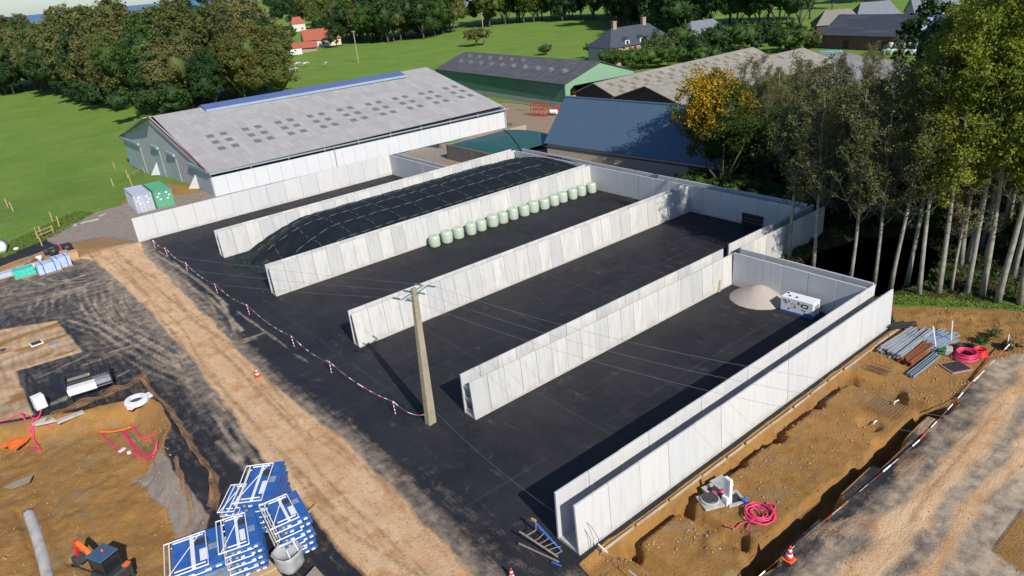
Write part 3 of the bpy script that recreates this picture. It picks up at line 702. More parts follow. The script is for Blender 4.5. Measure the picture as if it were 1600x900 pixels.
# farmhouse
M['slate'] = corr('slate roof', (.075, .085, .105), (.06, .066, .085), 3, 1, .5, psc=1.2)
M['palewall'] = mat('pale rendered wall', (.42, .44, .45), .8, (.36, .38, .39))
M['pinkbrick'] = brickm('pink brick', (.36, .17, .13), (.40, .22, .17), (.4, .32, .27))
def hip_roof(root, A, B, he, hr, hip0, hip1, m_, ov=.4, name='roof'):
    A = V3(A); B = V3(B); ua = A/np.linalg.norm(A); ub = B/np.linalg.norm(B)
    o0 = -ua*ov-ub*ov+U*he; c = [o0, o0+A+ua*2*ov, o0+A+ua*2*ov+B+ub*2*ov, o0+B+ub*2*ov]
    r0 = B/2+ua*hip0+U*hr; r1 = B/2+A-ua*hip1+U*hr
    mb = MB(); vs = c+[r0, r1]+[q-U*.12 for q in c]
    mb.add(vs, [(0, 1, 5, 4), (1, 2, 5), (2, 3, 4, 5), (3, 0, 4), (0, 6, 7, 1), (1, 7, 8, 2), (2, 8, 9, 3), (3, 9, 6, 0), (6, 9, 8, 7)])
    return mb.build(name, m_, root), r0, r1
fx, fy = 150.5, 142.5
fh = thing('farmhouse', 'brick farmhouse with hipped slate roof, two chimneys and three white dormers', 'house', (fx, fy, 0), R(-7))
fA, fB = (23, 0), (0, 10)
mb = MB(); mb.par((0, 0, 0), (23, 0, 0), (0, .3, 0), (0, 0, 5)); fwl = mb.build('front_wall', M['pinkbrick'], fh)
mb = MB(); mb.par((0, 9.7, 0), (23, 0, 0), (0, .3, 0), (0, 0, 5)); mb.build('back_wall', M['pinkbrick'], fh)
mb = MB(); mb.par((0, .31, 0), (.3, 0, 0), (0, 9.38, 0), (0, 0, 5)); mb.build('end_wall', M['palewall'], fh)
mb = MB(); mb.par((22.7, .31, 0), (.3, 0, 0), (0, 9.38, 0), (0, 0, 5)); mb.build('end_wall', M['palewall'], fh)
fr, r0, r1 = hip_roof(fh, fA, fB, 5, 9.6, 4.5, 4.5, M['slate'])
for x_ in (5.6, 16.6):
    mb = MB(); mb.box(x_, 5, 8.6, 1.2, .9, 2.6); mb.box(x_, 5, 11.2, 1.4, 1.1, .2); c = mb.build('chimney', M['pinkbrick'], fh)
for x_ in (6.2, 11.6, 17.2):
    mb = MB(); mb.box(x_, .9, 5.0, 1.5, 1.7, 1.6); d_ = mb.build('dormer', M['white'], fh)
    mb = MB(); mb.prism([(x_-.95, -.15, 6.55), (x_+.95, -.15, 6.55), (x_, -.15, 7.3)], 0, (0, 3.0, 0)); mb.build('dormer_roof', M['slate'], d_)
    mb = MB(); mb.box(x_, .02, 5.3, .8, .05, 1.0); mb.build('window', M['glass'], d_)
for i in range(6):
    mb = MB(); mb.box(2.4+i*3.6, -.03, 1.2, 1.1, .06, 1.7); mb.build('window', M['glass'], fh)
def cottage(name, label, cat, px, py, A, B, he, hr, wallm, roofm, z=0., hip=None, rz=0., wins=0, group=None):
    x, y, zz = gp(px, py)
    t = thing(name, label, cat, (x, y, zz+z), rz, group)
    if hip is None:
        gable_walls(t, A, B, he, hr, wallm, wallm); roof_slabs(t, A, B, he, hr+.05, roofm, .4)
    else:
        mb = MB(); a = V3(A); b = V3(B); mb.par((0, 0, 0), a, b, U*he); mb.build('wall', wallm, t)
        hip_roof(t, A, B, he+.003, hr, hip, hip, roofm)
    for i in range(wins):
        a = V3(A); mb = MB(); ub = V3(B)/np.linalg.norm(B); ua = a/np.linalg.norm(a)
        mb.par(a*(i+.5)/wins-ua*.5-ub*.05+U*1.0, ua*1.0, ub*.04, U*1.3); mb.build('window', M['glass'], t)
    return t
M['thatch'] = mat('old grey thatch', (.24, .235, .2), .95, (.17, .165, .14), 2)
M['redtile'] = mat('red tiles', (.38, .10, .06), .8, (.29, .08, .05), 1.5)
M['slate2'] = mat('pale slates', (.2, .21, .24), .6, (.15, .16, .18), 1.5)
M['cream'] = mat('cream render', (.62, .56, .48), .8, (.55, .5, .43))
# roofs half hidden by the trees, top right
def at_roof(px, py, z): return g(px, py, z)
def shed_at(name, label, cat, corner, A, B, he, hr, wallm, roofm, hip=None):
    t = thing(name, label, cat, (corner[0], corner[1], 0))
    if hip is None: gable_walls(t, A, B, he, hr, wallm, wallm); roof_slabs(t, A, B, he, hr+.05, roofm, .4)
    else:
        mb = MB(); mb.par((0, 0, 0), V3(A), V3(B), U*he); mb.build('wall', wallm, t); hip_roof(t, A, B, he+.003, hr, hip, hip, roofm)
    return t
c0 = g(1084, 60, 3); shed_at('outbuilding', 'plain slate roofed outbuilding between the shrubs right of the farmhouse', 'outbuilding', c0, (14, -4), (3, 11), 3, 7.5, M['palewall'], M['slate2'], 3)
c0 = g(1277, 40, 3.0); shed_at('thatched_cottage', 'low cottage under a grey green hipped roof at the edge of the dark wood', 'cottage', c0, (9, -10), (7, 6), 3.0, 7.0, M['dark'], M['thatch'], 3)
c0 = g(1340, 26, 3.2); shed_at('barn', 'pale grey roofed barn half hidden by bare twigs, behind the brick shed', 'barn', c0, (10, -9), (6, 6), 3.2, 7.2, M['palewall'], M['slate2'], 2)
c0 = g(1430, 18, 3.5); shed_at('barn', 'pale roofed barn glimpsed through the tree tops at the far right', 'barn', c0, (9, -10), (6, 6), 3.2, 7.0, M['palewall'], M['slate2'])
# long dark brick shed
lb = thing('brick_shed', 'long dark brick shed with streaky slate roof seen through the bare trees', 'shed', (196, 106, 0))
lA, lB = (-6, -46), (14, -1.5)
gable_walls(lb, lA, lB, 3.8, 8.0, M['darkbrick'], M['darkbrick'])
M['streak'] = corr('streaky slate roof', (.07, .08, .10), (.05, .055, .07), 2, 0, .5, psc=1.2, stain=(.17, .18, .2))
rr = roof_slabs(lb, lA, lB, 3.8, 8.1, M['streak'], .5)
mb = MB(); mb.par((25, .5, .12), (2.2, 0, 0), (0, 7, 0), (0, 0, .05)); mb.build('rooflight', M['bluewrap'], rr[0][0])
for t_, w_2 in ((.14, 1.6), (.3, 1.0), (.38, 2.6)):
    a = V3(lA); mb = MB(); mb.par(a*t_-np.array([.2, 0, 0]), a/np.linalg.norm(a)*w_2, (.15, 0, 0), U*2.2); mb.build('door', M['black'], lb)
# far houses on the left
cottage('house', 'white house with an orange tiled roof at the far edge of the pasture', 'house', 478, 76, (17, -5), (3, 10), 3.4, 8.2, M['cream'], M['redtile'], wins=5)
cottage('house', 'small pale house with a dark red roof standing behind the orange roofed house', 'house', 458, 50, (9, -2), (2, 8), 5, 9.5, M['cream'], M['redtile'], hip=2, wins=2)
cottage('garden_shed', 'white walled shed with a red roof at the left end of the far hamlet', 'shed', 438, 88, (9, -4), (2, 5), 2.8, 4.6, M['white'], M['redtile'])
cottage('garden_shed', 'brown open shed with a red roof beside the white walled shed', 'shed', 459, 84, (11, -2), (2, 6), 2.2, 4.4, M['oldwood'], M['redtile'])
cottage('house', 'white house far behind the treeline gap above the pasture', 'house', 712, 20, (16, -8), (4, 9), 3.4, 8, M['white'], M['slate2'], wins=4)

# small bunker with green sheet
bk = thing('old_bunker_silo', 'old brown boarded bunker silo filled under a green sheet', 'silo', (62.2, 95.4, 0))
M['oldconc'] = corr('stained boards', (.24, .2, .165), (.17, .145, .12), 1.6, 1, .9, psc=.9, stain=(.12, .1, .085))
M['tanconc'] = mat('tan concrete', (.42, .35, .25), .85, (.36, .3, .2), 1.2, dirt=(.28, .25, .12))
mb = MB(); mb.par((0, -14.5, 0), (.25, 0, 0), (0, 14.5, 0), (0, 0, 2.4)); mb.build('end_wall', M['oldconc'], bk)
mb = MB(); mb.par((.26, -.25, 0), (16.5, 0, 0), (0, .25, 0), (0, 0, 2.35)); mb.build('side_wall', M['tanconc'], bk)
M['greensheet'] = mat('green silage sheet', (.025, .10, .085), .45, (.02, .075, .065), .8, bump=.4, bsc=4)
def heapmesh(name, mat_, parent, x0, x1, y0, y1, nx, ny, fn, loc=None):
    X, Y = np.meshgrid(np.linspace(x0, x1, nx), np.linspace(y0, y1, ny), indexing='ij'); Z = fn(X, Y)
    i, j = np.meshgrid(np.arange(nx-1), np.arange(ny-1), indexing='ij'); i = i.ravel(); j = j.ravel()
    F = np.stack([i*ny+j, (i+1)*ny+j, (i+1)*ny+j+1, i*ny+j+1], -1)
    o = npmesh(name, np.stack([X, Y, Z], -1).reshape(-1, 3), F, mat_, parent, True)
    if loc: o.location = loc
    return o
def bf(X, Y):
    t = (Y+14.5)/14.2
    return .1+2.25*ss((17.5-X)/5)*ss(X/1.2+.6)+.5*np.sin(np.clip(t, 0, 1)*math.pi)*ss(X/3)*ss((16-X)/4)+.1*(fbm(X, Y, 2, 3)-.5)
heapmesh('silage_sheet', M['greensheet'], bk, .27, 18, -14.3, -.27, 60, 50, bf)
hb = MB(); 
for i in range(10): hb.tube([(4+i*.8, -14+i*1.4, bf(np.array(4+i*.8), np.array(-14+i*1.4))+.08), (4.8+i*.8, -12.6+i*1.4, bf(np.array(4.8+i*.8), np.array(-12.6+i*1.4))+.08)], .09, 6)
hb.build('sandbag_row', M['dark'], bk)
# red steel frame, old machine, white bags near the green barn
x, y = g(843, 181); rfm = thing('pallet_rack', 'bright red steel rack standing in front of the green barn', 'rack', (x, y, 0), .3)
for k in range(3):
    for zz in (.1, 1.2, 2.3):
        mb = MB(); mb.par((-.5+.0, -1.8+k*1.3, zz), (1.1, 0, 0), (0, .09, 0), (0, 0, .09)); mb.build('beam', M['redpaint'], rfm)
for a in (-.5, .5):
    for k in range(4):
        mb = MB(); mb.box(a, -1.75+k*1.15, 0, .1, .1, 2.6); mb.build('post', M['redpaint'], rfm)
    for zz in (.1, 1.25, 2.45):
        mb = MB(); mb.par((a, -1.8, zz), (.09, 0, 0), (0, 3.6, 0), (0, 0, .09)); mb.build('rail', M['redpaint'], rfm)
x, y = g(868, 178); om = thing('farm_trailer', 'small rusty red farm implement with a white drum beside the green barn', 'implement', (x, y, 0), .4)
mb = MB(); mb.box(0, 0, .6, 2.2, 1.2, .7); mb.build('hopper', M['redpaint'], om, bevel=.08)
mb = MB(); mb.tube([(-1.4, -1, .7), (-1.4, .4, .7)], .45, 14); mb.build('drum', M['white'], om)
for s_ in (-1, 1):
    mb = MB(); mb.tube([(.2, .75*s_, .45), (.2, .95*s_, .45)], .45, 14); mb.build('wheel', M['rubber'], om)
def sackpile(name, label, px, py, mat_, n_, seed, r=.55):
    x, y = g(px, py); mb = MB(); rg = random.Random(seed)
    for i in range(n_):
        mb.lathe([(.02, 0), (r*.9, .03), (r, r*.5), (r*.75, r), (.02, r*1.1)], (rg.uniform(-1, 1)*1.3, rg.uniform(-1, 1)*1.0, rg.random()*.35), 12)
    o = mb.build(name, mat_, None, True, loc=(x, y, 0)); return tag(o, label, 'bags')
sackpile('white_bags', 'heap of white plastic bags at the corner of the blue roofed barn', 851, 243, M['white'], 7, 3, .8)
x, y = g(1262, 106, 1); t = heapmesh('covered_clamp', mat('grey speckled clamp cover', (.25, .24, .25), .9, (.14, .14, .15), 1.6, dirt=(.33, .29, .25)), None, -24, 24, -22, 22, 60, 60,
    lambda X, Y: np.maximum(-.1, 4.0*(1-(X/23)**2-(Y/20)**2))+.35*(fbm(X, Y, 1.5, 5)-.5), (157, 88, 0))
tag(t, 'broad grey speckled silage clamp behind the farm sheds', 'silage clamp')
x, y = g(1296, 92); mb = MB(); mb.box(0, 0, 0, 5.5, 2, 2.0, R(-60)); tq = mb.build('tarpaulin_stack', mat('turquoise sheet', (.14, .42, .42), .5, (.1, .33, .34), 1.2), None, bevel=.2, loc=(x, y, 0)); tag(tq, 'turquoise sheeted stack in front of the dark brick shed', 'stack')
M['bale'] = mat('pale green bale wrap', (.46, .54, .44), .33, (.40, .48, .38), 5, bump=.25, bsc=8, spec=.5)
def bale_mesh():
    mb = MB(); prof = [(.02, 0), (.5, 0), (.63, .05), (.68, .2), (.69, .6), (.68, 1.05), (.62, 1.24), (.5, 1.32), (.3, 1.30), (.02, 1.27)]
    mb.lathe(prof, (0, 0, 0), 22)
    o = mb.build('wrapped_bale', M['bale'], None, True)
    for v in o.data.vertices:
        k = mnoise.noise(Vector(v.co)*1.9); a = math.atan2(v.co.y, v.co.x)
        v.co.x *= 1+.07*k; v.co.y *= 1+.06*k
        if v.co.z > 1.1: v.co.z += .06*mnoise.noise(Vector(v.co)*2.5+Vector((5, 1, 2)))
    return o
b0 = bale_mesh(); BG = 'pale green wrapped bales in a row'
rg_ = random.Random(12)
ords = ['first', 'second', 'third', 'fourth', 'fifth', 'sixth', 'seventh', 'eighth', 'ninth', 'tenth', 'eleventh', 'twelfth', 'thirteenth', 'fourteenth', 'fifteenth', 'last']
for i in range(16):
    o = b0 if i == 0 else dup(b0)
    o.location = (38.25+1.615*i+rg_.uniform(-.07, .07), 63.25+rg_.uniform(-.12, .12), .0); o.rotation_euler = (0, 0, rg_.uniform(0, 6.3)); s_ = rg_.uniform(.9, 1.0); o.scale = (s_, s_, rg_.uniform(.96, 1.08))
    tag(o, 'pale green wrapped bale along the pale wall, %s of the row counted from the left' % ords[i], 'bale', BG)
for r_ in range(2):
    for i in range(12):
        for q in range(2):
            x, y = 186.5-r_*1.5+q*1.45, 85-i*1.6; z = (0 if q == 0 and r_ else 1.3 if r_ else 1.3*q)
            if r_ and q: continue
            o = dup(b0, (x+3, y, z), label='pale wrapped bale in the far stack before the dark brick shed', group='stacked wrapped bales by the brick shed')
            tag(o, None, 'bale')

# ------------------------------------------------------------------ silage heap under its black cover
M['cover'] = mat('black silage cover', (.010, .012, .016), .68, (.015, .017, .022), .7, bump=.6, bsc=3.0, spec=.18, dirt=(.022, .025, .028))
M['sand'] = mat('green grey sandbags', (.03, .055, .05), .7, (.075, .10, .09), 4)
XH0, XH1, YH0, YH1 = 21.6, 64.9, 65.65, 79.75
def heap(X, Y):
    t = (Y-YH0)/(YH1-YH0)
    foot = XH0+1.2+.8*np.sin(Y*.9)+2.2*(t-.5)**2
    up_ = ss((X-foot+.5)/8.5)**.5
    top = 2.78-.5*t+.62*np.sin(np.clip(t, 0, 1)*math.pi)-.25*ss((X-56)/9)
    # tucks and folds running down the front, dips at the netting lines
    ru = (fbm(X*.6+Y*.3, Y, .8, 14)-.5)*.16*(1-.72*ss((X-30)/10))+(fbm(X, Y, 3, 5)-.5)*.14
    gx = np.abs(((X-25.2)/3.15+.5) % 1-.5)*3.15; gy = np.abs(((Y-YH0-1.2)/3.9+.5) % 1-.5)*3.9
    dip = -.07*np.exp(-(gx/.35)**2)-.07*np.exp(-(gy/.35)**2)
    return np.maximum(.02, up_*top+(ru+dip)*ss(up_*6))
sh = thing('silage_heap', 'silage heap under a black cover netted with sandbag rows', 'silage heap', (0, 0, 0))
heapmesh('cover_sheet', M['cover'], sh, XH0, XH1, YH0, YH1, 300, 110, heap)
rg_ = random.Random(8)
def bagrow(pts):
    mb = MB()
    for (x0, y0), (x1, y1) in zip(pts[:-1], pts[1:]):
        L = math.hypot(x1-x0, y1-y0); n_ = max(1, int(L/1.05))
        for i in range(n_):
            a, b = (i+.06)/n_, (i+.94)/n_; q = []
            for k in range(4):
                s_ = a+(b-a)*k/3; x = x0+(x1-x0)*s_+rg_.uniform(-.05, .05); y = y0+(y1-y0)*s_+rg_.uniform(-.05, .05)
                q.append((x, y, float(heap(np.array(x), np.array(y)))+.05))
            mb.tube(q, [.02, .065, .065, .02], 6)
    return mb.build('sandbag_row', M['sand'], sh, True)
for k in range(13):
    x_ = 25.2+k*3.15; pts = [(x_-.8+.09*(j-6)*(1 if k % 2 else .6)+rg_.uniform(-.1, .1), YH0+.3+j*1.35) for j in range(11)]
    bagrow(pts)
for k in range(4):
    y_ = YH0+1.2+k*3.9; y_ = min(y_, YH1-.6); pts = [(23.6+j*3.1, y_+rg_.uniform(-.12, .12)) for j in range(13)]; bagrow(pts)
# loose end of the cover at the foot: crumpled folds and gravel bags
M['crump'] = mat('dark crumpled netting', (.008, .014, .015), .6, (.02, .036, .034), 5)
def crump(X, Y):
    d = np.sqrt(((X)/3.2)**2+((Y)/2.4)**2)
    return np.maximum(-.02, (1-d)*.55)+np.where(d < 1, 1, 0)*(np.abs(fbm(X, Y, .5, 3)-.5)*.9+np.abs(fbm(X, Y, .25, 6)-.5)*.3)
for k, (px, py, lab) in enumerate(((383, 408, 'crumpled dark netting bunched at the foot of the silage heap, beside the farther wall'), (410, 418, 'crumpled dark netting bunched against the nearer wall end of the silage heap'))):
    x, y = g(px, py); o = heapmesh('crumpled_netting', M['crump'], None, -3.2, 3.2, -2.4, 2.4, 46, 36, crump, (x+.6, y, 0)); o.scale = (.62, .8, .9); o.rotation_euler = (0, 0, k*1.4+.4); tag(o, lab, 'netting')

# gravel heap, generator, dark crate
M['pea'] = mat('pale gravel', (.47, .41, .36), .95, (.33, .285, .25), 25, bump=.8, bsc=20)
def gh(X, Y):
    d = np.sqrt((X/2.25)**2+(Y/2.35)**2); return np.maximum(-.03, 1.25*(1-d**1.25))+.06*(fbm(X, Y, .4, 3)-.5)
o = heapmesh('gravel_heap', M['pea'], None, -2.6, 2.6, -2.7, 2.7, 70, 70, gh, (49.0, 30.1, 0)); tag(o, 'conical heap of pale gravel in the corner of the last bay', 'gravel heap')
gen = thing('generator', 'white box generator with black decals standing in the bay beside the gravel heap', 'generator', (48.75, 26.2, 0), R(-86))
mb = MB(); mb.box(0, 0, .14, 2.7, 1.15, 1.2); gbd = mb.build('housing', M['white'], gen, bevel=.05)
mb = MB(); mb.box(0, 0, 0, 2.75, 1.2, .14); mb.build('base_frame', M['blue'], gen)
for x_, y_ in ((-1.1, .2), (-.75, -.25), (-.2, -.2)):
    mb = MB(); mb.lathe([(.09, 0), (.09, .06)], (x_, y_, 1.345), 10); mb.build('lifting_eye', M['black'], gbd)
def decal(x_, z_, w_2, h_2):
    mb = MB(); mb.par((x_, -.582, z_), (w_2, 0, 0), (0, -.006, 0), (0, 0, h_2)); mb.build('decal', M['black'], gbd)
for d_ in ((-1.12, 1.0, .26, .1), (-.98, .84, .2, .1), (-.7, 1.0, .1, .1), (-.68, .34, .12, .12), (.1, .95, .12, .2), (.42, 1.02, .42, .07), (.36, .82, .12, .22), (.48, .76, .42, .07), (.86, .82, .08, .26), (.46, .5, .1, .1), (.64, .48, .1, .1), (-.15, .62, .09, .12), (.86, .18, .09, .16)):
    decal(*d_)
for zz in (.55, .75, .9):
    mb = MB(); mb.par((-.55, -.58, zz), (.5, 0, 0), (0, -.005, 0), (0, 0, .03)); mb.build('louvre', M['galv'], gbd)
mb = MB(); mb.par((1.352, -.35, .6), (.006, 0, 0), (0, .7, 0), (0, 0, .45)); mb.build('grille', M['galv'], gbd)
mb = MB(); mb.par((.62, -.585, .145), (.75, 0, 0), (0, -.004, 0), (0, 0, .22)); mb.build('blue_band', M['blue'], gbd)
x, y = g(1174, 354); db = thing('feed_trough', 'dark wooden crate against the bluish back wall of the open bay', 'crate', (64.1, 40.4, 0), R(90))
mb = MB()
for q in range(3): mb.par((-1.2, -.55, .1+q*.38), (2.4, 0, 0), (0, .05, 0), (0, 0, .3)); mb.par((-1.2, .5, .1+q*.38), (2.4, 0, 0), (0, .05, 0), (0, 0, .3)); mb.par((-1.2, -.5, .1+q*.38), (.05, 0, 0), (0, 1, 0), (0, 0, .3)); mb.par((1.15, -.5, .1+q*.38), (.05, 0, 0), (0, 1, 0), (0, 0, .3))
mb.build('boards', mat('black boards', (.03, .022, .02), .9), db)
mb = MB(); mb.box(0, 0, .05, 2.3, 1.0, .08); mb.build('floor_board', M['dark'], db)
mb = MB(); mb.box(0, 0, 1.22, 2.5, 1.2, .06); mb.build('lid', M['dark'], db)
x, y = g(1124, 457); mb = MB(); mb.par((0, 0, 0), (.22, 0, 0), (0, .12, 0), (.25, .1, 1.0)); o = mb.build('leaning_plank', M['wood'], None, loc=(x, y+.05, 0)); tag(o, 'short wooden plank leaning on the wall near the gravel heap', 'plank')

# ------------------------------------------------------------------ trees and shrubs
def leafmat(name, cols, rnd_w=.5, rough=.6, trans=.22):
    m, n, b, o = newmat(name); h = N(n); p = h.obj()
    lv = h.attr('lv').outputs['Fac']
    f = h.m('ADD', h.m('MULTIPLY', lv, 1-rnd_w), h.m('MULTIPLY', h.rnd(), rnd_w))
    k = len(cols); mid = [(.15+.7*i/(k-1), c) for i, c in enumerate(cols[1:-1], 1)]
    col = h.ramp(f, .15, .85, cols[0], cols[-1], mid)
    b.inputs['Roughness'].default_value = rough; b.inputs['Specular IOR Level'].default_value = .25
    n.links.new(col, b.inputs['Base Color'])
    tr = n.nodes.new('ShaderNodeBsdfTranslucent'); n.links.new(h.mix(.5, col, (.12, .16, .02)), tr.inputs[0])
    mx = n.nodes.new('ShaderNodeMixShader'); mx.inputs[0].default_value = trans
    n.links.new(b.outputs[0], mx.inputs[1]); n.links.new(tr.outputs[0], mx.inputs[2]); n.links.new(mx.outputs[0], o.inputs[0]); return m
M['bark'] = mat('bark', (.13, .105, .08), .9, (.07, .055, .042), 3)
M['palebark'] = mat('pale bark', (.36, .34, .29), .85, (.17, .17, .12), 1.6, dirt=(.09, .12, .05))
M['twig'] = mat('twig', (.15, .125, .095), .9, (.10, .085, .065), 3)
M['lf_wood'] = leafmat('mixed wood foliage', [(.03, .065, .018), (.045, .092, .02), (.065, .115, .022), (.095, .125, .026), (.135, .118, .03)], .6)
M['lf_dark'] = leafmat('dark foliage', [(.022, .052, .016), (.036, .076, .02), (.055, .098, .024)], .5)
M['lf_mid'] = leafmat('green foliage', [(.04, .085, .016), (.065, .125, .024), (.105, .155, .03)], .5)
M['lf_yel'] = leafmat('yellow green foliage', [(.10, .15, .018), (.19, .26, .025), (.30, .34, .04), (.36, .32, .05)], .35, trans=.5)
M['lf_olive'] = leafmat('olive foliage', [(.085, .105, .035), (.15, .165, .05), (.24, .20, .075)], .4, trans=.35)
M['lf_aut'] = leafmat('autumn foliage', [(.03, .062, .012), (.06, .09, .014), (.10, .10, .014), (.42, .27, .015), (.60, .36, .015)], .0, trans=.35)
M['lf_red'] = leafmat('copper foliage', [(.05, .018, .02), (.09, .035, .03)], .3)
def leaves(nr, C, rad, per, size, lvf, squash=.8):
    n = len(C)*per
    c = np.repeat(C, per, 0); r = np.repeat(rad, per)
    d = nr.normal(size=(n, 3)); d /= np.linalg.norm(d, axis=1)[:, None]
    p = c+d*(r*nr.random(n)**.45)[:, None]*np.array([1, 1, squash])
    a = nr.normal(size=(n, 3))+d*.9+np.array([0, 0, .5]); a /= np.linalg.norm(a, axis=1)[:, None]
    u = np.cross(a, nr.normal(size=(n, 3))); u /= np.linalg.norm(u, axis=1)[:, None]; v = np.cross(a, u)
    s = (size*(.55+.8*nr.random(n)))[:, None]
    V = np.stack([p-u*s, p-v*s*.6, p+u*s, p+v*s*.6], 1).reshape(-1, 3)
    F = np.arange(n*4).reshape(-1, 4)
    lv = np.repeat(np.clip(np.repeat(lvf, per)+nr.normal(size=n)*.09, 0, 1), 4)
    return V, F, lv
def leafobj(name, V, F, lv, m, parent=None):
    o = npmesh(name, V, F, m, parent); at = o.data.attributes.new('lv', 'FLOAT', 'POINT'); at.data.foreach_set('value', lv.astype(np.float32)); return o
def broad(seed, H, W, cb, ncl, per, size, core=True, mat_='lf_wood', name='tree', trunk_r=.4, lvfun=None, hidden=True):
    """a broadleaf tree: crown of leaf clumps over a lobed envelope, tapered trunk with limbs"""
    nr = np.random.default_rng(seed); rg = random.Random(seed)
    t = thing(name, None, None)
    ch = (H-cb)/2; cz = cb+ch
    lobes = [(np.array([nr.normal()*W*.24, nr.normal()*W*.24, cz+nr.normal()*ch*.3]), .55+.2*nr.random()) for _ in range(7)]
    lobes.append((np.array([0, 0, cz]), .78))
    C = []; rad = []
    while len(C) < ncl:
        c, k = lobes[rg.randrange(len(lobes))]
        d = nr.normal(size=3); d /= np.linalg.norm(d)
        if d[2] < -.45: continue
        p = c+d*np.array([W/2, W/2, ch])*k*(.78+.25*nr.random())
        if p[2] < cb*.8: continue
        C.append(p); rad.append(W*.085*(.7+.8*nr.random()))
    C = np.array(C); rad = np.array(rad)
    lvf = lvfun(C) if lvfun else nr.random(len(C))*.8+.1
    V, F, lv = leaves(nr, C, rad, per, size, lvf)
    if core:  # inner blobs in the darkest leaf tone: shade inside the crown painted in
        cc = []
        for c, k in lobes:
            me = bmesh.new(); bmesh.ops.create_icosphere(me, subdivisions=2, radius=1)
            vs = np.array([v.co[:] for v in me.verts]); 
            nz = np.array([mnoise.noise(Vector(v*2.2)+Vector((seed, 0, 0))) for v in vs])
            vs = vs*(1+.35*nz)[:, None]*np.array([W/2, W/2, ch])*k*.60+c
            fs = np.array([[v.index for v in f.verts]+[f.verts[2].index] for f in me.faces])
            # triangles as thin quads: repeat through a midpoint
            b0_ = len(V)+sum(len(x[0]) for x in cc)
            mids = (vs[fs[:, 0]]+vs[fs[:, 2]])/2; fs = np.stack([fs[:, 0], fs[:, 1], fs[:, 2], np.arange(len(fs))+len(vs)], 1)
            cc.append((np.concatenate([vs, mids]), fs+b0_)); me.free()
        V = np.concatenate([V]+[x[0] for x in cc]); F = np.concatenate([F]+[x[1] for x in cc]); lv = np.concatenate([lv, np.full(len(V)-len(lv), .05)])
    leafobj('crown', V, F, lv, M[mat_], t)
    mb = MB(); mb.tube([(0, 0, -.5), (.05, 0, cb*.5), (.1, .1, cb), (.1, .15, cz)], [trunk_r*1.15, trunk_r, trunk_r*.8, trunk_r*.3], 7)
    for i in range(5):
        a = rg.random()*6.28; mb.tube([(.05, .05, cb*(.6+.1*i)), (math.cos(a)*W*.18, math.sin(a)*W*.18, cb+ch*.4), (math.cos(a)*W*.36, math.sin(a)*W*.36, cb+ch*(.7+.5*rg.random()))], [trunk_r*.45, trunk_r*.3, .05], 5)
    mb.build('trunk', M['bark'], t, True)
    return t
def plant(proto, x, y, s, label, group, cat='tree', z=None, sz=None, m=None, rz=None, first=set()):
    if proto.name not in first: o = proto; first.add(proto.name)
    else: o = dup(proto)
    if z is None: z = float(fall(x, y))
    o.location = (x, y, z); o.rotation_euler = (0, 0, rnd_.uniform(0, 6.28) if rz is None else rz); o.scale = (s, s, s*(sz or 1))
    tag(o, label, cat, group)
    if m:
        for k in KIDS[o.name]:
            if k.name.startswith('crown'): k.material_slots[0].link = 'OBJECT'; k.material_slots[0].material = M[m]
    return o
rnd_ = random.Random(77)
far_p = [broad(100+i, 22, 14.5, 3.2, 210, 36, .42, name='broadleaf_tree', mat_='lf_wood') for i in range(5)]
near_p = [broad(200+i, 22, 14, 2.6, 330, 50, .30, name='broadleaf_tree', mat_='lf_wood') for i in range(4)]
bush_p = [broad(300+i, 6, 7.5, .5, 90, 46, .22, name='shrub', mat_='lf_dark', trunk_r=.12) for i in range(3)]
BIGW = 'trees of the dense wood beyond the left pasture'
# left wood: the front edge first, then rows behind it
edge = [gp(px, py)[:2] for px, py in ((-60, 156), (0, 150), (40, 148), (72, 143), (108, 147), (150, 158), (205, 168), (262, 172), (330, 172), (385, 166), (420, 150))]
def along(pts, step):
    out = []; acc = 0
    for (a, b) in zip(pts[:-1], pts[1:]):
        L = math.dist(a, b); 
        while acc < L: out.append((a[0]+(b[0]-a[0])*acc/L, a[1]+(b[1]-a[1])*acc/L)); acc += step
        acc -= L
    return out
for i, (x, y) in enumerate(along(edge, 8.5)):
    for row in range(6):
        off = row*8.0+3.5; L = math.hypot(x, y)
        xx, yy = x*(1+off/L)+rnd_.uniform(-2.5, 2.5), y*(1+off/L)+rnd_.uniform(-2.5, 2.5)
        near = row < 2 and L < 260
        if proj(xx, yy, 8)[0] > 408: continue
        s = rnd_.uniform(.82, 1.22) if row else rnd_.uniform(.62, 1.1)
        if L > 290: s *= .86
        k = rnd_.random(); lab, mm = (('green tree of the dense wood left of the pasture', None) if k < .6 else ('darker green tree of the dense wood left of the pasture', 'lf_dark') if k < .8 else ('olive brown tree of the dense wood left of the pasture', 'lf_olive'))
        plant(rnd_.choice(near_p if near else far_p), xx, yy, s, lab, BIGW, m=mm)
for px, py, s in ((128, 158, .95), (172, 168, 1.1), (195, 170, .9), (262, 178, 1.1), (246, 176, .8), (150, 163, .8)):
    x, y, z = gp(px, py); plant(rnd_.choice(bush_p), x, y, s*1.5, 'rounded dark shrub at the foot of the dense wood', 'shrubs at the foot of the dense wood', 'shrub')
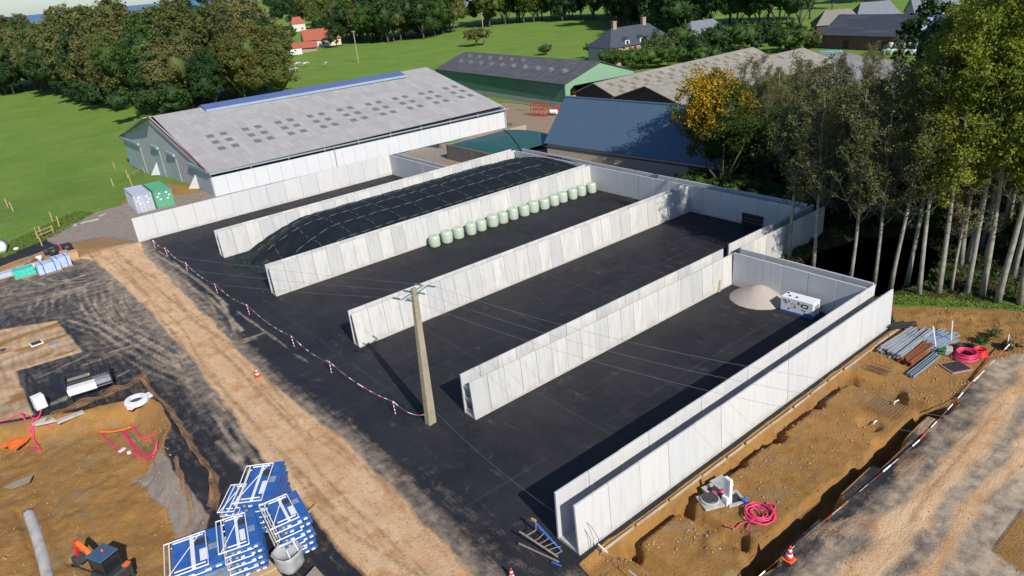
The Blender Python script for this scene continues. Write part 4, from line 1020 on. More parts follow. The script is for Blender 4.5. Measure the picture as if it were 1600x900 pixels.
# trees right of the wood behind the barn ridge: from the wood to the hamlet
for px, py, s in ((385, 150, .8), (412, 140, .7), (398, 110, .9), (402, 85, .85), (380, 60, 1.1), (395, 40, 1.0), (430, 38, .7), (425, 20, 1.1), (360, 90, 1), (300, 60, 1), (350, 40, 1)):
    x, y, z = gp(px, py); plant(rnd_.choice(far_p), x, y, s, 'leafy tree between the dense wood and the red roofed hamlet', 'trees around the hamlet')
for px, py, s, m in ((447, 68, .35, 'lf_red'), (500, 70, .5, 'lf_dark'), (527, 74, .55, 'lf_dark'), (519, 60, .8, 'lf_mid'), (490, 45, .7, None), (475, 30, .9, None), (545, 62, .7, None), (456, 66, .4, 'lf_mid'), (440, 30, .9, 'lf_mid')):
    x, y, z = gp(px, py); plant(rnd_.choice(far_p), x, y, s, 'tree among the far houses of the hamlet', 'trees around the hamlet', m=m)
# treeline beyond the pasture
edge2 = [gp(px, py)[:2] for px, py in ((545, 66), (600, 68), (660, 62), (715, 48))]
edge3 = [gp(px, py)[:2] for px, py in ((765, 42), (800, 38), (850, 34), (900, 32), (960, 30), (1010, 50), (1075, 66))]
for ed, rows_, dk in ((edge2, 5, 0), (edge3, 4, 1)):
    for i, (x, y) in enumerate(along(ed, 9)):
        for row in range(rows_):
            L = math.hypot(x, y); off = row*9+2
            xx, yy = x*(1+off/L)+rnd_.uniform(-3, 3), y*(1+off/L)+rnd_.uniform(-3, 3)
            px_ = i/len(along(ed, 9))
            if dk and .25 < px_ < .45 and rnd_.random() < .55: continue
            s = rnd_.uniform(.75, 1.12)*(1.0 if not dk else 1.02)
            m = 'lf_dark' if (dk and (px_ > .45 or rnd_.random() < .4)) else (None if rnd_.random() < .7 else 'lf_mid')
            plant(rnd_.choice(far_p), xx, yy, s, 'tall tree in the treeline beyond the far pasture' if not dk else 'dark tree in the treeline behind the slate roofed farmhouse', 'trees beyond the far pasture' if not dk else 'trees behind the farmhouse', m=m)
# second band further away closes the horizon
for i in range(26):
    px = -40+i*9 if i < 8 else 180+i*34
    x, y = g(px, 40-px*.062+10); L = math.hypot(x, y); f = min(1, 620/L)
    plant(rnd_.choice(far_p), x*f, y*f, 1.15, 'distant tree on the horizon behind the woods', 'distant trees on the horizon')
x, y, z = gp(745, 72); o = plant(broad(41, 7.6, 8.6, 1.6, 110, 46, .26, name='field_tree', mat_='lf_olive', trunk_r=.25), x, y, 1, 'lone round tree standing in the middle of the far pasture', None)
x, y, z = gp(852, 86); plant(bush_p[0], x, y, .62, 'small reddish bush at the pasture edge behind the green barn', None, 'bush', m='lf_olive')
# shrubs and small trees round the farmhouse, then darker ones to the right
for px, py, s, m in ((940, 92, .8, 'lf_dark'), (958, 108, .85, 'lf_mid'), (985, 112, .95, 'lf_mid'), (1010, 108, .95, 'lf_mid'), (1030, 100, 1.15, None), (1052, 90, 1.3, 'lf_mid'), (1048, 106, .9, 'lf_mid'), (1080, 96, 1.1, 'lf_dark'), (1104, 90, 1.2, 'lf_dark'), (1130, 86, 1.35, 'lf_mid'), (1158, 80, 1.25, 'lf_mid'), (1180, 76, .9, 'lf_dark'), (1150, 92, .6, 'lf_dark'), (1095, 103, .7, 'lf_mid'), (1215, 82, 1.0, 'lf_dark'), (1240, 80, .9, 'lf_mid'), (1264, 76, .8, 'lf_olive'), (1205, 68, 1.1, 'lf_dark')):
    x, y, z = gp(px, py); plant(rnd_.choice(bush_p), x, y, s, 'rounded bushy tree between the farmhouse and the farm sheds', 'bushy trees round the farmhouse', 'tree', sz=1.15, m=m)
for px, py, s in ((1080, 48, .9), (1110, 44, 1), (1150, 56, 1), (1185, 58, 1.05), (1215, 58, 1.1), (1250, 52, 1.1), (1170, 40, 1.1), (1230, 40, 1.1), (1140, 36, 1.1), (1200, 34, 1.2), (1265, 30, 1.1), (1300, 14, .9), (1340, 4, 1), (1060, 36, .9), (1035, 42, .9), (1380, 0, 1.1), (1420, -6, 1.2)):
    x, y = g(px, py); plant(rnd_.choice(far_p), x, y, s, 'big dark tree in the dark wood behind the cottages', 'trees of the dark wood behind the cottages', m='lf_dark' if px < 1200 or rnd_.random() < .5 else 'lf_mid')
# orange and green tree by the blue roof
def autl(C):
    q = (C[:, 2]-6.5)/6*.42+(-C[:, 0]*.79+C[:, 1]*.61)/5*.30+np.random.default_rng(1).normal(size=len(C))*.15
    return np.clip(.10+q*1.05, .03, .97)
yt = broad(55, 12.9, 9.6, .9, 460, 110, .12, name='autumn_tree', mat_='lf_aut', lvfun=autl, trunk_r=.3)
plant(yt, 71.4, 49.8, 1.1, 'tree with bright orange yellow leaves on top and green below, beside the blue roof', None, rz=0)

# the grove on the right: slender trees with long pale trunks
def slender(seed, H, bare, name='grove_tree', leafm='lf_yel', tr=.19, cb=.38, dens=1., lean=(0, 0), W=3.2):
    nr = np.random.default_rng(seed); rg = random.Random(seed)
    t = thing(name, None, None)
    def wob(z): return (lean[0]*z+.25*math.sin(z*.23+seed), lean[1]*z+.25*math.cos(z*.19+seed*2))
    mb = MB(); zz = [H*i/9 for i in range(10)]
    mb.tube([(*wob(z), z-.3 if z == 0 else z) for z in zz], [tr*(1.25 if i == 0 else 1-.09*i) for i in range(10)], 7)
    trunk = mb.build('trunk', M['palebark'] if not bare else M['palebark'], t, True)
    br = MB(); tips = []
    nl = int(20*dens)+8
    for i in range(nl):
        z = H*(cb+(.97-cb)*i/nl+rg.uniform(-.02, .02)); x0, y0 = wob(z); a = rg.random()*6.28; L = W*(.55+.6*rg.random())*(1.15-.55*(z/H-cb)/(1-cb)); el = rg.uniform(.35, .95)
        p = Vector((x0, y0, z)); d = Vector((math.cos(a)*math.cos(el), math.sin(a)*math.cos(el), math.sin(el)))
        pts = [p]
        for k in range(4):
            d = (d+Vector((rg.uniform(-.2, .2), rg.uniform(-.2, .2), .16))).normalized(); pts.append(pts[-1]+d*L/4)
        br.tube(pts, [.055, .045, .035, .024, .012], 4); tips.append(pts[-1])
        for k in range(1, 5):
            for q in range(2 if not bare else 3):
                e = Vector((rg.uniform(-1, 1), rg.uniform(-1, 1), rg.uniform(.1, 1.1))).normalized(); l2 = L*rg.uniform(.22, .42)
                m_ = pts[k]+e*l2*.5+Vector((rg.uniform(-.1, .1),)*3); en = pts[k]+e*l2+Vector((0, 0, .12))
                br.tube([pts[k], m_, en], [.022, .015, .006], 3); tips.append(en)
                if bare:
                    for w_3 in range(2):
                        e2 = (e+Vector((rg.uniform(-.8, .8), rg.uniform(-.8, .8), .4))).normalized(); br.tube([m_, m_+e2*l2*.45], [.012, .005], 3)
    br.build('branches', M['twig'] if bare else M['palebark'], t)
    T = np.array([x[:] for x in tips])
    if bare: sel = nr.random(len(T)) < .75; per, rr_ = 26, .5
    else: sel = nr.random(len(T)) < .95; per, rr_ = int(50*dens)+14, .8
    T = T[sel]; V, F, lv = leaves(nr, T, np.full(len(T), rr_)*(.6+.8*nr.random(len(T))), per, .125 if not bare else .09, nr.random(len(T))*.7+.15)
    leafobj('crown', V, F, lv, M[leafm], t)
    return t
leafy = [slender(500+i, 24, False, dens=1.0, cb=.36, tr=.23, W=3.4) for i in range(4)]
bareT = [slender(600+i, 17, True, leafm='lf_olive', cb=.3, tr=.17, W=3.4, name='bare_tree') for i in range(4)]
ivy = [slender(650+i, 12, False, leafm='lf_dark', cb=.1, tr=.1, W=2.2, dens=.6, name='understorey_tree') for i in range(2)]
GRV = 'slender trees in a row at the edge of the grove'
row = [(1237, 402, 'b', 1.0), (1268, 414, 'b', .98), (1325, 438, 'b', .95), (1363, 442, 'b', 1.02), (1397, 450, 'b', 1.05), (1420, 442, 'l', .8), (1433, 458, 'l', .84), (1463, 460, 'l', .95), (1490, 455, 'b', .8), (1510, 462, 'l', .95), (1530, 462, 'l', 1.0), (1562, 472, 'l', 1.02), (1590, 474, 'l', 1.0), (1625, 480, 'l', 1.0), (1660, 492, 'l', 1.0)]
labs = ['bare tree nearest the bluish wall corner', 'second bare tree from the wall corner, with a forked top', 'ivy-footed bare tree behind the end wall', 'straight bare tree with a pale trunk above the end wall', 'bare tree with a kinked trunk beside the pond', 'thin leafy tree leaning over the pond', 'leafy tree with a leaning pale trunk just right of the white wall end', 'stout leaning leafy tree with yellow crown', 'thin bare stem between two stout leafy trees', 'leafy tree with a slender curved trunk', 'leafy tree with mossy lower trunk in the grove row', 'tall leafy tree with a thick pale trunk near the right edge', 'leafy tree at the right edge of the photo', 'leafy tree beyond the right edge, only its crown showing', 'outermost leafy tree, only a few branches showing']
for i, (px, py, k, s) in enumerate(row):
    x, y = g(px, py); pr_ = rnd_.choice(leafy if k == 'l' else bareT)
    plant(pr_, x, y, s, labs[i], GRV, z=-.1)
for i in range(70):                                        # deeper in the grove
    px = rnd_.uniform(1210, 1760); py = rnd_.uniform(330, 440)-(0 if px > 1400 else 15)
    x, y = g(px, py)
    if ((x-62)/10)**2+((y-27)/6.3)**2 < 1 or x < 66.8 and y > 33: continue
    lf = px > 1420 and rnd_.random() < .75
    plant(rnd_.choice(leafy if lf else bareT), x, y, rnd_.uniform(.8, 1.0) if px > 1400 else rnd_.uniform(.62, .82), 'leafy slender tree deep in the grove' if lf else 'bare slender tree deep in the grove', 'slender trees deeper in the grove', z=-.1)
for i in range(40):
    px = rnd_.uniform(1130, 1650); py = rnd_.uniform(265, 400)+(px-1130)*.06
    x, y = g(px, py)
    if ((x-62)/10)**2+((y-27)/6.3)**2 < 1 or x < 70.5 and y > 31: continue
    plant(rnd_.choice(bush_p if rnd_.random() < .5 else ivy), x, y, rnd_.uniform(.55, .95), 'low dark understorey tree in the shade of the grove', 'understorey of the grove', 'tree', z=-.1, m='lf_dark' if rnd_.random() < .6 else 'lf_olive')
for i in range(34):                                        # leafy mass that closes the view behind the grove
    px = rnd_.uniform(1510, 1800); py = rnd_.uniform(150, 330)
    x, y = g(px, py)
    plant(rnd_.choice(near_p), x, y, rnd_.uniform(.6, .95) if px > 1480 else rnd_.uniform(.4, .55), 'dense dark tree behind the leafy grove', 'dense trees behind the grove', z=-.1, m=rnd_.choice(['lf_dark', 'lf_mid', 'lf_dark']))
for px, py, s in ((1180, 262, .8), (1210, 270, .75), (1160, 240, .7), (1235, 240, .7), (1275, 250, .65), (1310, 230, .7), (1350, 250, .8), (1195, 215, .6), (1250, 200, .6), (1300, 190, .6), (1350, 180, .65), (1390, 190, .7)):
    x, y = g(px, py); plant(rnd_.choice(bareT), x, y, s, 'bare grey tree in the thicket behind the silo corner', 'thicket behind the silo corner', z=-.1)
for k, (x, y) in enumerate(((69.4, 52.5), (69.2, 49.5), (69.0, 46.4), (71.5, 45), (74, 47.5), (69.3, 43.5), (73, 53.5), (70.5, 40), (69.5, 37))):
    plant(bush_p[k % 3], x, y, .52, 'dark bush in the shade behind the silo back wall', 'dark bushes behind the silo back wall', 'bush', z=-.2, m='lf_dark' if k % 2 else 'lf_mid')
for i in range(44):
    px = rnd_.uniform(1150, 1440); py = rnd_.uniform(150, 285); x, y = g(px, py)
    if x < 71 and y > 31: continue
    plant(rnd_.choice(bush_p), x, y, rnd_.uniform(.5, .95), 'dull green bush in the thicket behind the silo corner', 'thicket behind the silo corner', 'bush', z=-.1, m=rnd_.choice(['lf_olive', 'lf_dark', 'lf_mid', 'lf_olive']))
for k, (px, py, s) in enumerate(((1552, 529, .16), (1531, 537, .12), (1574, 547, .14))):
    x, y = g(px, py); plant(bush_p[k], x, y, s*.8, ('larger young shrub on the orange bank', 'smallest young shrub on the orange bank', 'young shrub on the orange bank nearest the barrier tape')[k], 'young shrubs planted on the orange bank', 'shrub', z=.0)
# grass and leaves along the grove edge, one mass of short blades
nr = np.random.default_rng(9)
def sample(fn, n):
    out = np.zeros((0, 2))
    while len(out) < n: out = np.concatenate([out, fn(n*2)])
    return out[:n]
def tufts(name, n, fn, size, hgt, mat_, lab):
    pts = sample(fn, n); a = nr.random(n)*6.28
    z = heights(pts[:, 0], pts[:, 1]); dx = np.cos(a)*size*(.5+nr.random(n)); dy = np.sin(a)*size*(.5+nr.random(n)); h_ = hgt*(.4+nr.random(n)); lx = nr.normal(size=n)*hgt*.5; ly = nr.normal(size=n)*hgt*.5
    b = np.stack([pts[:, 0], pts[:, 1], z], 1)
    V = np.stack([b+np.stack([-dx, -dy, 0*z-.03], 1), b+np.stack([dx, dy, 0*z-.03], 1), b+np.stack([dx*.5+lx, dy*.5+ly, h_], 1), b+np.stack([-dx*.5+lx, -dy*.5+ly, h_], 1)], 1).reshape(-1, 3)
    o = leafobj(name, V, np.arange(n*4).reshape(-1, 4), np.repeat(nr.random(n), 4), M[mat_]); tag(o, lab, 'vegetation', None, 'stuff'); return o
def inpoly(poly):
    xs_ = [p[0] for p in poly]; ys_ = [p[1] for p in poly]
    def f(n):
        x = nr.uniform(min(xs_), max(xs_), n); y = nr.uniform(min(ys_), max(ys_), n); k = sdp(x, y, poly) < 0
        return np.stack([x[k], y[k]], 1)
    return f
M['lf_grass'] = leafmat('rough grass', [(.05, .10, .012), (.09, .16, .02), (.13, .16, .04)], .0)
tufts('rough_grass', 9000, inpoly([(54.4, 22), (58, 25), (64, 15), (68, 2), (61.5, 3), (59.8, 14)]), .05, .09, 'lf_grass', 'rough grass along the edge of the grove')
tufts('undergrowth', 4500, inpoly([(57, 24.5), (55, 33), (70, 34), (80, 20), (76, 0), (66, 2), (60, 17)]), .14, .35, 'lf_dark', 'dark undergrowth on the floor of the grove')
tufts('rough_grass', 5000, inpoly([(-3, 98), (1, 103.5), (8, 108.5), (14, 116), (12, 119), (-3, 106)]), .07, .12, 'lf_grass', 'rough grass at the near edge of the left pasture')

# ------------------------------------------------------------------ utility pole and its wires
px_, py_ = 19.15, 35.3
M['poleconc'] = mat('old concrete pole', (.36, .31, .22), .85, (.27, .235, .17), 1.5, bump=.3, dirt=(.22, .19, .13))
up_l = thing('utility_pole', 'tapered concrete utility pole with a steel crossarm standing in the silo yard', 'utility pole', (px_, py_, 0))
PT = np.array([.28, .05, 9.75])                            # the top, the pole leans a little
mb = MB(); c = .31; d_ = .17
a = R(8); rot = lambda x, y: (x*math.cos(a)-y*math.sin(a), x*math.sin(a)+y*math.cos(a))
b4 = [(*rot(sx*c, sy*c*.8), -.2) for sx, sy in ((-1, -1), (1, -1), (1, 1), (-1, 1))]; t4 = [(rot(sx*d_, sy*d_*.8)[0]+PT[0], rot(sx*d_, sy*d_*.8)[1]+PT[1], PT[2]) for sx, sy in ((-1, -1), (1, -1), (1, 1), (-1, 1))]
mb.add(b4+t4, [(3, 2, 1, 0), (4, 5, 6, 7), (0, 1, 5, 4), (1, 2, 6, 5), (2, 3, 7, 6), (3, 0, 4, 7)]); mb.build('shaft', M['poleconc'], up_l, bevel=.025)
ca = np.array([math.cos(R(2)), math.sin(R(2)), 0]); cb_ = np.array([-ca[1], ca[0], 0])
ca, cb_ = cb_, ca                                          # arm along Y-ish, wires along X-ish
ca = np.array([.32, .947, 0]); cb_ = np.array([.947, -.32, 0])
ca = np.array([.93, .37, 0]); cb_ = np.array([.40, -.917, 0])
mb = MB()
for o_ in (-.16, .16): mb.par(PT+cb_*o_-ca*1.15+U*-.35, ca*2.3, cb_*.05, U*.09)
mb.build('crossarm', M['galv'], up_l)
mb = MB(); mb.tube([PT-U*.9, PT-ca*.8-U*.32], .025, 5); mb.tube([PT-U*.9, PT+ca*.8-U*.32], .025, 5); mb.build('brace', M['galv'], up_l)
M['porc'] = mat('green glass insulator', (.10, .17, .16), .25)
ends = {}
for k, u in enumerate((-1.1, 0, 1.1)):
    for sgn in (-1, 1):
        p = PT+ca*u-U*.28+cb_*sgn*.2
        mb = MB()
        for q in range(5): mb.tube([p+cb_*sgn*(.08+.11*q), p+cb_*sgn*(.13+.11*q)], [.07, .05], 8)
        mb.tube([p, p+cb_*sgn*.65], .015, 4); mb.build('insulator', M['porc'], up_l); ends[(k, sgn)] = p+cb_*sgn*.65+np.array([px_, py_, 0])
M['wire'] = mat('power wire', (.2, .21, .23), .6, metal=.2)
for k in range(3):
    for sgn, tgt, lab in ((1, None, 'thin power wire from the pole over the gravel heap bay'), (-1, None, 'thin power wire from the pole towards the upper left')):
        p0 = ends[(k, sgn)]
        if sgn == 1: e_ = np.array([*g(1780, 668-(k-1)*38+20, 8.5)[:2], 8.5])
        else: e_ = np.array([*g(-160, 330-(k-1)*22, 9.3)[:2], 9.3])
        pts = [p0+(e_-p0)*t-U*1.3*4*t*(1-t) for t in np.linspace(0, 1, 22)]
        mb = MB(); mb.tube(pts, .007, 4); o = mb.build('power_wire', M['wire'], None); tag(o, lab+(', nearest one', ', middle one', ', farthest one')[k if sgn == 1 else k], 'wire', 'power wires')
# a guy rope tied from the pole foot to the front of the white double wall
p0 = np.array([px_+.3, py_-.2, .9]); e_ = np.array([18.1, 21.7, 1.6]); pts = [p0+(e_-p0)*t-U*.5*4*t*(1-t)*.8 for t in np.linspace(0, 1, 14)]
mb = MB(); mb.tube(pts, .009, 4); o = mb.build('guy_rope', M['wire'], None); tag(o, 'pale rope strung from the pole foot to the end of the bright white wall', 'rope')
# far poles in the pasture
for px, py, h_, lab in ((560, 98, 11.5, 'thin utility pole in the middle of the far pasture, with the hamlet behind'), (757, 70, 12.5, 'thin utility pole by the treeline behind the lone pasture tree')):
    x, y, z = gp(px, py); t = thing('utility_pole', lab, 'utility pole', (x, y, z)); mb = MB(); mb.tube([(0, 0, 0), (0, 0, h_)], [.24, .16], 6); mb.build('shaft', M['poleconc'], t)
    mb = MB(); mb.par((-.9, -.06, h_-.5), (1.8, 0, 0), (0, .12, 0), (0, 0, .12)); mb.build('crossarm', M['galv'], t)

# ------------------------------------------------------------------ barrier tape on striped stakes
M['strip_r'] = mat('red stripe', (.62, .05, .06), .5); M['strip_w'] = mat('white stripe', (.78, .78, .78), .5)
def stake(x, y, h_=1.05, z=0, lean=(0, 0)):
    mb = MB(); n_ = 7
    for i in range(n_):
        mb.tube([(lean[0]*i/n_, lean[1]*i/n_, h_*i/n_), (lean[0]*(i+1)/n_, lean[1]*(i+1)/n_, h_*(i+1)/n_-.002)], .038, 6, i % 2)
    mb.lathe([(.1, 0), (.09, .04), (.02, .05)], (0, 0, 0), 10, 2)
    return mb.build('marker_stake', [M['strip_w'], M['strip_r'], M['black']], None, loc=(x, y, z))
def tape(name, label, pts, r=.011, cut=.55, sag=.25, seed=1, mats=None, wv=.0):
    mb = MB(); n = 0; rg = random.Random(seed)
    for a, b in zip(pts[:-1], pts[1:]):
        a = np.array(a, float); b = np.array(b, float); L = np.linalg.norm(b-a); m_ = max(2, int(L/cut))
        for i in range(m_):
            t0, t1 = i/m_, (i+1)/m_; q0 = a+(b-a)*t0-U*sag*4*t0*(1-t0); q1 = a+(b-a)*t1-U*sag*4*t1*(1-t1)
            dr = (q1-q0)/np.linalg.norm(q1-q0); sd_ = np.cross(dr, U)*.012; w_ = U*r*1.3+np.cross(dr, U)*rg.uniform(-.03, .03)
            q1 = q1-dr*.004
            mb.prism([q0-w_-sd_, q1-w_-sd_, q1+w_-sd_, q0+w_-sd_], 0, sd_*.5, 1 if n % 3 == 2 else 0); n += 1
    o = mb.build(name, mats or [M['strip_w'], M['strip_r']], None); return tag(o, label, 'barrier tape')
stk = [(243, 388), (262, 400), (293, 424), (340, 458), (390, 492), (460, 542), (518, 583), (618, 647)]
sp_ = [g(*p)[:2] for p in stk]
nth = ('at the single tall wall', 'second from far', 'third from far', 'near the foot of the silage heap', 'fifth from far', 'left of the pale wall end', 'near the free-standing wall end', 'nearest the utility pole')
for i, (x, y) in enumerate(sp_):
    o = stake(x, y, 1.05, 0, (rnd_.uniform(-.08, .08), rnd_.uniform(-.05, .05))); tag(o, 'striped marker stake in the tape line, '+nth[i], 'marker stake', 'striped stakes holding the barrier tape')
tape('barrier_tape', 'red and white barrier tape strung along the front of the silo bays', [(x, y, 1.02) for x, y in sp_]+[(px_-.3, py_+.1, .75)], sag=.42, cut=.38)
rp = [(1582, 542), (1512, 607), (1436, 690), (1355, 760), (1270, 830), (1195, 895), (1150, 935)]
rp = [g(*p)[:2] for p in rp]
tape('barrier_tape', 'red and white barrier tape lying along the edge of the dusty site road', [(x, y, .12+(.5 if i == 0 else 0)) for i, (x, y) in enumerate(rp)], sag=.03, cut=.8, r=.022)
tape('barrier_tape', 'short red and white tape at the near end of the excavated plot', [(*g(935, 862)[:2], .5), (*g(965, 880)[:2], .3), (*g(1000, 910)[:2], .2)], sag=.1, cut=.7, r=.03)
x, y = g(1572, 548); mb = MB(); mb.tube([(0, 0, 0), (.1, .05, .75)], .035, 6); mb.tube([(.1, .05, .752), (.17, .08, 1.2)], .037, 6, 1); o = mb.build('marker_stake', [M['strip_r'], M['strip_w']], None, loc=(x, y, 0)); tag(o, 'leaning striped stake at the far end of the road tape', 'marker stake', 'striped stakes holding the barrier tape')
for px, py, lab in ((937, 838, 'thin crooked steel rod standing against the near end of the bright white wall'), (924, 838, 'shorter thin steel rod beside the crooked one at the white wall end')):
    x, y = g(px, py+24); mb = MB(); mb.tube([(0, 0, -.4), (.02, .05, .8), (-.15, .35, 1.5), (-.3, .7, 1.75)], .014, 5); o = mb.build('steel_rod', M['dark'], None, loc=(x, y, 0)); tag(o, lab, 'rod')
def cone(x, y, label, s=1, z=0):
    t = thing('traffic_cone', label, 'traffic cone', (x, y, z)); t.scale = (s,)*3
    mb = MB(); mb.box(0, 0, 0, .42, .42, .05); mb.build('base', M['orange'], t, bevel=.01)
    mb = MB(); mb.lathe([(.16, .05), (.135, .2)], n=14, mi=0); mb.lathe([(.136, .2), (.11, .33)], n=14, mi=1); mb.lathe([(.11, .331), (.09, .45)], n=14, mi=0); mb.lathe([(.091, .45), (.065, .56)], n=14, mi=1); mb.lathe([(.065, .561), (.03, .72), (.001, .73)], n=14, mi=0)
    mb.build('body', [M['red'], M['white']], t, True)
for px, py, s, lab in ((403, 589, 1.15, 'red and white traffic cone lying by the sandy track, left of the silo yard'), (1233, 874, 1.2, 'red and white traffic cone at the edge of the trench by the site road'), (800, 905, 1, 'traffic cone at the very bottom edge of the photo')):
    x, y = g(px, py); cone(x, y, lab, s)

# ------------------------------------------------------------------ containers
def container(label, x, y, rz, m, L=6.06, ladder=False):
    t = thing('shipping_container', label, 'container', (x, y, 0), rz); Wd, Hh = 2.44, 2.6
    mb = MB(); mb.box(0, 0, .12, L-.1, Wd-.12, Hh-.2); 
    n_ = 26
    for i in range(n_):
        for s_ in (-1, 1): mb.box(-L/2+.25+(L-.5)*i/(n_-1), s_*(Wd/2-.045), .2, .12, .04, Hh-.36)
    for i in range(14): mb.box(-L/2+.3+(L-.6)*i/13, 0, Hh-.085, .2, Wd-.3, .03)
    mb.build('shell', m, t)
    mb = MB()
    for sx in (-1, 1):
        for sy in (-1, 1): mb.box(sx*(L/2-.08), sy*(Wd/2-.08), 0, .16, .16, Hh)
    for sy in (-1, 1):
        for zz in (0, Hh-.14): mb.box(0, sy*(Wd/2-.06), zz+.003, L-.33, .12, .13)
    for sx in (-1, 1):
        for zz in (0, Hh-.14): mb.box(sx*(L/2-.06), 0, zz+.003, .12, Wd-.33, .13)
    mb.build('frame', m, t)
    for s_ in (-1, 1):
        mb = MB(); mb.box(-L/2-.015, s_*.57, .16, .05, 1.08, Hh-.34); d = mb.build('door', m, t)
        mb = MB()
        for q in (-.25, .25): mb.tube([(-L/2-.07, s_*.57+q, .15), (-L/2-.07, s_*.57+q, Hh-.18)], .022, 6)
        mb.build('lock_bar', M['galv'], d)
        for q in range(3): mb = MB(); mb.box(-L/2-.045, s_*.57+(.22 if q % 2 else -.1)*s_, 1.2+q*.42, .01, .3, .18); mb.build('notice', M['white'], d)
    if ladder:
        mb = MB()
        for q in (-.25, .1): mb.tube([(-L/2-.35, q+.35, 0), (-L/2-.1, q+.35, 2.5)], .025, 6)
        for i in range(9): mb.tube([(-L/2-.35+.25*i/9, .1, .2+i*.26), (-L/2-.35+.25*i/9, .45, .2+i*.26)], .02, 5)
        tag(mb.build('ladder', M['white'], None, loc=None), 'white ladder leaning on the doors of the pale container', 'ladder'); lad = bpy.data.objects['ladder']; lad.location = (x, y, 0); lad.rotation_euler = (0, 0, rz)
    return t
M['contw'] = mat('pale blue container paint', (.42, .45, .53), .5, (.36, .39, .47), .8, dirt=(.3, .3, .33))
M['contg'] = mat('green container paint', (.10, .36, .20), .45, (.085, .30, .17), .8, dirt=(.12, .25, .16))
container('pale lilac grey shipping container with a ladder against its doors', 19.55, 112.3, R(88), M['contw'], ladder=True)
container('green shipping container standing beside the pale one in front of the barn gable', 22.2, 112.0, R(88), M['contg'], 6.06)

# ------------------------------------------------------------------ stored goods at the top of the track
def crate_stack(name, label, cat, px, py, rz, sx, sy, layers, lh, m, gap=.04, strap=None, m2=None, z0=0.):
    x, y = g(px, py); t = thing(name, label, cat, (x, y, z0), rz)
    mb = MB(); mb.box(0, 0, 0, sx, .12, .12); mb.box(0, -sy*.4, 0, sx, .12, .12); mb.box(0, sy*.4, 0, sx, .12, .12); mb.build('pallet', M['wood'], t)
    for i in range(layers):
        mb = MB(); nn = max(1, int(sx/.6)) if m2 else 1
        for k in range(nn): mb.box(-sx/2+sx*(k+.5)/nn+rnd_.uniform(-.03, .03), rnd_.uniform(-.04, .04), .13+i*(lh+.01), sx/nn-gap, sy-gap*2, lh, 0, 0)
        mb.build('layer', m, t, bevel=.02)
    if strap:
        for f in (-.25, .25):
            mb = MB(); mb.box(sx*f, 0, .08, .09, sy+.04, layers*(lh+.01)+.09); mb.build('strap', strap, t)
    return t
ST = math.radians(3)
crate_stack('wrapped_pallet', 'pallet wrapped in bright green film at the edge of the track', 'pallet', 40, 431, ST, 2.1, 1.5, 2, .42, M['greenwrap'])
crate_stack('panel_stack', 'large stack of pale blue sheets tied with blue straps', 'stack', 78, 424, ST, 2.3, 1.8, 5, .2, M['bluewrap'], strap=M['glossblue'])
crate_stack('panel_stack', 'stack of pale blue sheets beside the cardboard boxes', 'stack', 99, 416, ST, 1.7, 1.7, 5, .22, M['bluewrap'], strap=M['glossblue'])
crate_stack('panel_stack', 'long low stack of white sheets at the left edge of the photo', 'stack', 12, 432, ST, 3.2, 1.1, 2, .2, M['bluewrap'])
crate_stack('panel_stack', 'low stack of white planks behind the green wrapped pallet', 'stack', 48, 419, ST, 2.6, .7, 2, .16, M['white'])
crate_stack('cardboard_box', 'large brown cardboard box at the right end of the stored goods', 'box', 114, 405, ST, 1.3, 1.3, 1, .85, M['card'])
crate_stack('cardboard_box', 'cardboard box with a pale lid next to the blue strapped stacks', 'box', 103, 404, ST, .9, 1.1, 1, .8, M['card'])
x, y = g(97, 396); bt = thing('black_tank', 'black plastic tank with a red strap behind the stored goods', 'tank', (x, y, 0), ST)
mb = MB()
for k in (-1, 1): mb.tube([(k*.75-.5, 0, .5), (k*.75+.5, 0, .5)], .48, 14)
mb.build('tank', M['black'], bt, True); mb = MB(); mb.box(0, 0, .05, .12, 1.05, 1.0); mb.build('strap', M['red'], bt)
x, y = g(98, 388); mb = MB(); mb.box(0, 0, 0, 1.8, .8, .5, ST); o = mb.build('dark_crate', M['dark'], None, bevel=.04, loc=(x, y, 0)); tag(o, 'low dark crate behind the black tank', 'crate')
for px, py, lab, m_ in ((63, 408, 'white bucket among the stored goods', 'white'), (57, 414, 'small terracotta coloured drum among the stored goods', 'rust'), (74, 398, 'dark bucket at the back of the stored goods', 'dark')):
    x, y = g(px, py); mb = MB(); mb.lathe([(.2, 0), (.26, .5), (.24, .52), (.001, .5)], n=14); o = mb.build('bucket', M[m_], None, True, loc=(x, y, 0)); o.scale = (1.3,)*3; tag(o, lab, 'bucket')
x, y = g(4, 392); mb = MB(); mb.tube([(-.2, -1.1, .55), (.2, 1.1, .55)], [.62, .66], 18); o = mb.build('wrapped_roll', M['white'], None, True, bevel=.0, loc=(x, y, 0)); tag(o, 'white wrapped roll lying in the grass at the left edge', 'roll')
x, y = g(26, 391); mb = MB(); mb.lathe([(.05, 0), (.3, .08), (.3, .26), (.04, .34)], n=12); o = mb.build('white_sack', M['white'], None, True, loc=(x, y, .05)); tag(o, 'small white sack in the grass near the wrapped roll', 'sack')
